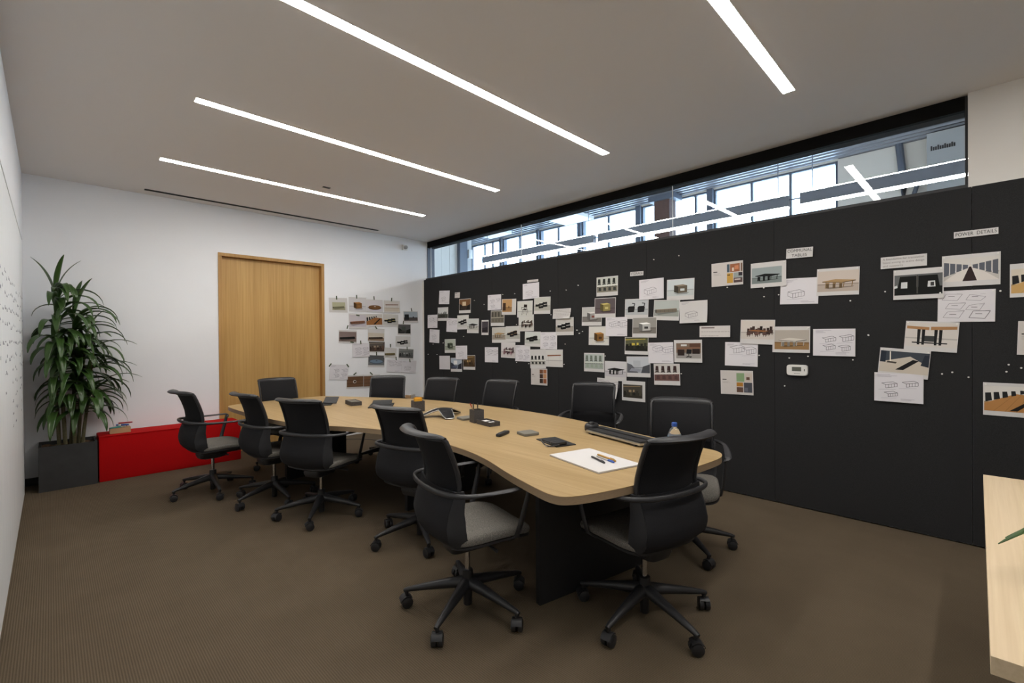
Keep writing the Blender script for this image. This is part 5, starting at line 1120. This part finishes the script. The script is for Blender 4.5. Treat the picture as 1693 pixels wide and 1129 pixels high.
BW = {
 'w1': (PH('cabinet', wall=(170, 168, 140), flo=(150, 146, 120), c1=(136, 132, 104), rect=(0.17, 0.16, 0.88, 0.70)), .279, .216, 'beige room photo taped at the upper left of the white wall group'),
 'w2': (PH('box', wall=(206, 204, 206), flo=(200, 198, 202), c1=(150, 106, 58), c2=(140, 98, 52), rect=(0.03, 0.06, 0.97, 0.94)), .281, .216, 'photo of a brown cube stool, second in the top taped row'),
 'w3': (PH('oval', wall=(208, 204, 208), flo=(202, 198, 204), c1=(112, 78, 44), c2=(196, 190, 180), rect=(0.03, 0.06, 0.97, 0.92)), .281, .195, 'photo of a dark oval wooden table, third in the top taped row'),
 'w4': (PH('bar', wall=(204, 200, 196), flo=(196, 186, 172), c1=(112, 76, 48), rect=(0.03, 0.10, 0.97, 0.92)), .290, .195, 'photo of a thin brown bar table, rightmost in the top taped row'),
 'w5': (PH('cabinet', wall=(196, 190, 196), flo=(186, 180, 188), c1=(140, 98, 76), rect=(0.03, 0.16, 0.97, 0.94)), .290, .235, 'lilac-grey photo of a low brown cabinet, left in the second taped row'),
 'w6': (PH('wood', wall=(200, 196, 190), flo=(150, 110, 70), c1=(146, 98, 56), rect=(0.02, 0.14, 0.98, 0.97)), .281, .195, 'photo of a brown tabletop with black chairs, middle of the second taped row'),
 'w7': (PH('sofas', wall=(200, 198, 194), flo=(186, 184, 180), c1=(24, 26, 22), c2=(196, 182, 120), rect=(0.02, 0.10, 0.98, 0.94)), .281, .195, 'photo of black benches with cream tops, right in the second taped row'),
 'w8': (PH('screen', wall=(160, 170, 178), flo=(80, 74, 72), c1=(34, 36, 38), c2=(70, 62, 60), rect=(0.03, 0.16, 0.97, 0.94)), .281, .190, 'blue-grey photo with a dark screen, taped furthest right and near the corner'),
 'w9': (PH('room', wall=(84, 84, 84), flo=(70, 70, 70), c1=(38, 38, 36), c2=(70, 76, 70), rect=(0.03, 0.14, 0.97, 0.94)), .250, .185, 'dark room photo under the blue-grey screen photo'),
 'w10': (PH('cabinet', wall=(128, 112, 108), flo=(116, 100, 92), c1=(28, 26, 24), rect=(0.02, 0.12, 0.98, 0.88)), .283, .195, 'photo of a black sideboard, leftmost in the third taped row'),
 'w11': (PH('cabinet', wall=(196, 186, 172), flo=(140, 118, 98), c1=(66, 52, 40), rect=(0.02, 0.06, 0.98, 0.66)), .285, .204, 'photo of a dark brown counter below the brown tabletop photo'),
 'w12': (SK(4), .280, .211, 'large pencil sketch taped left of the crowded dining photo'),
 'w13': (PH('dark', wall=(90, 84, 78), flo=(70, 58, 50), c1=(48, 36, 30), c2=(150, 136, 120), rect=(0.02, 0.08, 0.98, 0.94)), .281, .175, 'photo of a crowded dining room under the dark brown counter photo'),
 'w14': (PH('sofas', wall=(206, 204, 202), flo=(200, 198, 196), c1=(26, 26, 26), c2=(220, 218, 214), rect=FULL), .279, .170, 'photo of black armchairs on white, under the dark room photo'),
 'w15': (PH('cabinet', wall=(204, 202, 200), flo=(198, 196, 192), c1=(128, 116, 74), rect=FULL), .220, .165, 'slightly tilted photo of an olive sofa'),
 'w16': (PH('dark', wall=(110, 112, 110), flo=(84, 84, 82), c1=(44, 46, 46), c2=(150, 152, 150), rect=(0.02, 0.14, 0.98, 0.95)), .285, .180, 'grey lounge photo, right of the olive sofa photo'),
 'w17': (PH('oval', wall=(84, 86, 88), flo=(110, 112, 114), c1=(110, 128, 146), c2=(60, 62, 66), rect=(0.02, 0.16, 0.98, 0.97)), .285, .190, 'photo of a blue-grey round table under the crowded dining photo'),
 'w18': (SK(2), .279, .205, 'lilac pencil sketch taped below the olive sofa photo'),
 'w18b': (SK(1, False, (96, 92, 98)), .279, .205, 'pencil sketch of a grey block, taped lowest at the right'),
 'w19': (SK(4, True), .285, .222, 'line sketch taped by two corners at the lower left, next to the door frame'),
 'w20': (PH('drawers', wall=(96, 70, 50), flo=(90, 66, 46), c1=(104, 76, 54), c2=(206, 200, 190), rect=(0.02, 0.12, 0.98, 0.90)), .281, .205, 'photo of brown drawers with a white ring, taped at the bottom'),
 'w20b': (PH('drawers', wall=(96, 70, 50), flo=(90, 66, 46), c1=(112, 82, 60), c2=(150, 120, 96), rect=(0.02, 0.12, 0.98, 0.90)), .281, .205, 'photo of brown drawers partly hidden behind a chair back'),
}
x, z, r_ = POS['w18']; POS['w18'] = (3.955, 1.01, -3.0); POS['w18b'] = (4.225, 0.985, -5.0)
POS['w20'] = (3.285, 0.80, -1.5); POS['w20b'] = (3.555, 0.79, -2.0)
FRB = Matrix(((1, 0, 0, 0), (0, 0, -1, 0), (0, 1, 0, 0), (0, 0, 0, 1)))
CURL = {'p19': 0.022, 'p44': 0.014, 'p56': 0.03}
def bend(k, lift, v, u=0.5):          # distance from the board at height v (1 = top)
    return lift * (1 - v) ** 2 * (0.5 + 0.9 * u) if k in CURL else lift * (1 - v)
def sheet(k, spec, M0, off, group, cat='paper'):
    art, w, h, lab = spec
    lift = CURL.get(k, 0.0025)
    bm = BM(); NX, NY = 3, 5
    surf(bm, NX, NY, lambda u, v: ((u - 0.5) * w, (v - 0.5) * h, bend(k, lift, v, u)), 0.0006)
    o = finish(bm, 'paper_sheet', M.paper, smooth=0); o.matrix_world = M0 @ Matrix.Translation((0, 0, off))
    tag(o, lab, cat, group)
    if art:
        A = Art(w, h); art(A, random.Random(k))
        vs, fs, cs = [], [], []
        if k in CURL: A.p = A.p[1:]                  # curled sheets: bare paper behind the lines
        for i, (pts, c) in enumerate(A.p):
            f0 = len(vs)
            pz = 0.00055 + 0.000022 * i
            # split tall polygons is unnecessary: the bend is slight and the print rides above it
            for (x, y) in pts:
                zz = bend(k, lift, y, x); vs.append(((x - 0.5) * w, (y - 0.5) * h, zz + pz + (0.0010 if k in CURL else 0.0002)))
            fs.append(list(range(f0, f0 + len(pts)))); cs += [c] * len(pts)
        me = bpy.data.meshes.new('printed_picture'); me.from_pydata(vs, [], fs); me.update()
        at_ = me.color_attributes.new('Col', 'FLOAT_COLOR', 'CORNER')
        for i, c in enumerate(cs): at_.data[i].color = c
        me.materials.append(M.ink); pr_ = link('printed_picture', me, o)
    return o
def lettering(parent, txt, size, xy, align='CENTER', m=None, fit=0.15):
    cu_ = bpy.data.curves.new('lettering', 'FONT'); cu_.body = txt; cu_.size = size; cu_.align_x = align; cu_.align_y = 'CENTER'; cu_.extrude = 0.0001
    cu_.materials.append(m or M.text)
    t_ = bpy.data.objects.new('lettering_curve', cu_); COL.objects.link(t_); bpy.context.view_layer.update()
    me = bpy.data.meshes.new_from_object(t_.evaluated_get(bpy.context.evaluated_depsgraph_get())); me.name = 'lettering'
    bpy.data.objects.remove(t_); bpy.data.curves.remove(cu_)
    o = bpy.data.objects.new('lettering', me); COL.objects.link(o); o.parent = parent; o.location = (xy[0], xy[1], 0.0024); o.scale = (fit / (max(v.co.x for v in me.vertices) - min(v.co.x for v in me.vertices)), 1, 1)
    return o
sheets = {}
for i, (k, spec) in enumerate(SH.items()):
    u, z, rot = POS[k]; b = -u
    rot = max(-5, min(5, rot))
    if k == 'p77': b -= 0.03
    if k == 'p78': b -= 0.03
    if k == 'p79': b -= 0.05
    M0 = Matrix.Translation(WP(-0.0012, b, z)) @ FRM @ Matrix.Rotation(math.radians(rot), 4, 'Z')
    sheets[k] = sheet(k, spec, M0, 0.0008 + 0.0021 * (i % 5), 'paper prints on the charcoal pinboard')
for i, (k, spec) in enumerate(BW.items()):
    x, z, rot = POS[k]; rot = max(-5, min(5, rot))
    M0 = Matrix.Translation((x, YB - 0.0012, z)) @ FRB @ Matrix.Rotation(math.radians(rot), 4, 'Z')
    sheets[k] = sheet(k, spec, M0, 0.0008 + 0.0021 * (i % 4), 'paper prints taped to the white back wall')
lettering(sheets['p58'], 'STORAGE', 0.036, (0, 0), fit=0.138)
lettering(sheets['p61'], 'COMMUNAL', 0.034, (0, 0.019), fit=0.178); lettering(sheets['p61'], 'TABLES', 0.034, (0, -0.02), fit=0.112)
lettering(sheets['p69'], 'POWER  DETAILS', 0.034, (0, 0), fit=0.196)
gr = mat('grey_print', L(0.22, 0.20, 0.19), 0.8)
for j, (s, ft) in enumerate((('A foundation for translation', 0.232), ('based zoning to active design', 0.232), ('and supports', 0.115))): lettering(sheets['p70'], s, 0.021, (-0.118, 0.025 - 0.025 * j), 'LEFT', gr, ft)

# loose pins on the bare board
pin_me = None
def pin_at(M0, lab, grp):
    global pin_me
    if pin_me is None:
        bm = BM(); lathe(bm, [(0.004, 0.0), (0.004, 0.004), (0.0028, 0.006), (0.0032, 0.010), (0.0055, 0.012), (0.0055, 0.0135), (0.001, 0.014)], 10)
        o = finish(bm, 'push_pin', M.pinm, smooth=40); pin_me = o.data
    else: o = link('push_pin', pin_me)
    o.matrix_world = M0; tag(o, lab, 'push pin', grp); return o
short_of = {k: v[3] for k, v in SH.items()}
PIN_NEAR = {'p1': 'far left top sketch', 'p2': 'small caption card', 'p3': 'brown lounge photo', 'p4': 'dark outdoor photo', 'p5': 'left border sketch', 'p6': 'lower left border sketch', 'p7': 'tilted sketch sheet', 'p8': 'black sofas photo', 'p9': 'dark table on pale floor photo', 'p10': 'narrow upright photo', 'p11': 'top left table sketch', 'p12': 'orange room photo', 'p13': 'grey furniture rows photo', 'p14': 'armchair photo', 'p15': 'long dark benches photo', 'p16': 'pale sketch over the armchair', 'p17': 'blank white strip', 'p18': 'small crowd of chairs photo', 'p19': 'curled text sheet', 'p20': 'black and white sofas photo', 'p21': 'tan table photo', 'p22': 'brown-topped benches photo', 'p23': 'all-black seating photo', 'p24': 'sketch beside black seating', 'p25': 'coloured chairs photo', 'p26': 'sketch beside coloured chairs', 'p27': 'bold table sketch', 'p28': 'greenish photo', 'p29': 'sketch under greenish photo', 'p30': 'blank sheet', 'p31': 'blue-grey room photo', 'p32': 'brown crowded room photo', 'p33': 'black chair row photo', 'p34': 'brown bench print', 'p35': 'brown swatch page', 'p36': 'cafe photo', 'p37': 'cabinet sketch', 'p38': 'open storage frame photo', 'p40': 'yellow box photo', 'p41': 'white bin photo', 'p42': 'black pots photo', 'p43': 'long grey cabinet photo', 'p44': 'lifted corner sketch', 'p45': 'upright boxes sketch', 'p46': 'white pedestal photo', 'p47': 'golden brown cabinet photo', 'p48': 'yellow lamps photo', 'p49': 'stacked units sketch', 'p50': 'executive desk photo', 'p51': 'typed caption strip', 'p52': 'pale green wall unit photo', 'p53': 'black tables photo', 'p54': 'grey architectural photo', 'p55': 'reddish photo', 'p56': 'curled hidden sketch', 'p57': 'dark interior photo', 'p58': 'STORAGE strip', 'p59': 'orange and yellow swatch page', 'p60': 'black bench table photo', 'p61': 'COMMUNAL TABLES strip', 'p62': 'slatted panel sketch', 'p63': 'pale wood table photo', 'p64': 'dark stools photo', 'p65': 'white table photo', 'p66': 'four bench sketches', 'p67': 'woven leg bench sketch', 'p68': 'green swatch page', 'p69': 'POWER DETAILS strip', 'p70': 'typed strip under POWER DETAILS', 'p71': 'two black desks photo', 'p72': 'long desk aisle photo', 'p73': 'desktop plan sketches', 'p74': 'live-edge tables photo', 'p75': 'power slot desk photo', 'p76': 'lowest bench sketches', 'p77': 'brown board table photo', 'p78': 'tan tabletop photo', 'p79': 'cut-off heading page', 'thermo': 'thermostat'}
pts_ = {k: POS[k][:2] for k in SH}; pts_['thermo'] = (-1.064, 1.153)
cnt = {}
for (u, z) in PINS:
    k = min(pts_, key=lambda q: (pts_[q][0] - u) ** 2 + (1.25 * (pts_[q][1] - z)) ** 2)
    du, dz = u - pts_[k][0], z - pts_[k][1]
    side = ('right of' if du > 0 else 'left of') if abs(du) > abs(dz) * 1.2 else ('above' if dz > 0 else 'below')
    if abs(du) > 0.12 and abs(dz) > 0.10: side = ('upper ' if dz > 0 else 'lower ') + ('right of' if du > 0 else 'left of')
    lab = 'loose white push pin %s the %s' % (side, PIN_NEAR[k])
    cnt[lab] = cnt.get(lab, 0) + 1
    if cnt[lab] > 1:
        lab += ', %s of them' % ('the second' if cnt[lab] == 2 else 'the third' if cnt[lab] == 3 else 'the fourth')
    pin_at(Matrix.Translation(WP(-0.0005, -u, z)) @ FRM, lab, 'loose push pins in the pinboard')
for k, short in (('p60', 'black communal bench photo'), ('p63', 'pale wood table photo'), ('p65', 'white table photo'), ('p66', 'four bench sketches sheet'), ('p71', 'two black desks photo'), ('p72', 'long desk aisle photo'), ('p73', 'desktop plan sketches'), ('p74', 'live-edge tables photo'), ('p75', 'power slot desk photo'), ('p76', 'lowest bench sketches'), ('p77', 'brown board table photo')):
    o = sheets[k]; art, w, h, lab = SH[k]
    for sx, nm in ((-1, 'left'), (1, 'right')):
        Mx = o.matrix_world @ Matrix.Translation((sx * (w / 2 - 0.012), h / 2 - 0.012, 0.0016))
        pin_at(Mx, 'white push pin at the top %s corner of the %s' % (nm, short), 'pins holding prints')
tape_on = ['w1', 'w2', 'w3', 'w4', 'w8', 'w5', 'w10', 'w9', 'w11', 'w12', 'w12', 'w15', 'w16', 'w17', 'w18', 'w18b', 'w19', 'w19', 'w20', 'w20']
tape_lab = ['beige room photo', 'brown cube stool photo', 'dark oval table photo', 'thin bar table photo', 'blue-grey screen photo', 'low brown cabinet photo', 'black sideboard photo', 'dark room photo', 'dark brown counter photo', 'large pencil sketch, left end', 'large pencil sketch, middle', 'olive sofa photo', 'grey lounge photo', 'round blue-grey table photo', 'lilac pencil sketch', 'grey block sketch', 'lower left line sketch, left corner', 'lower left line sketch, right corner', 'white ring drawers photo, left', 'white ring drawers photo, right']
tape_rot = [3, 2, 4, -8, 14, 82, -18, -8, 40, 80, 6, 3, 2, 0, 3, 8, -40, 35, -55, 48]
for (x, z), k, lb, rt in zip(TAPES, tape_on, tape_lab, tape_rot):
    bm = BM(); box(bm, -0.009, 0.009, -0.028, 0.028, 0, 0.0006); o = finish(bm, 'tape_strip', M.tape, smooth=0)
    o.matrix_world = Matrix.Translation((x, YB - 0.0135, z)) @ FRB @ Matrix.Rotation(math.radians(rt), 4, 'Z'); tag(o, 'dark green tape strip on the ' + lb, 'tape', 'tape strips on the back wall')
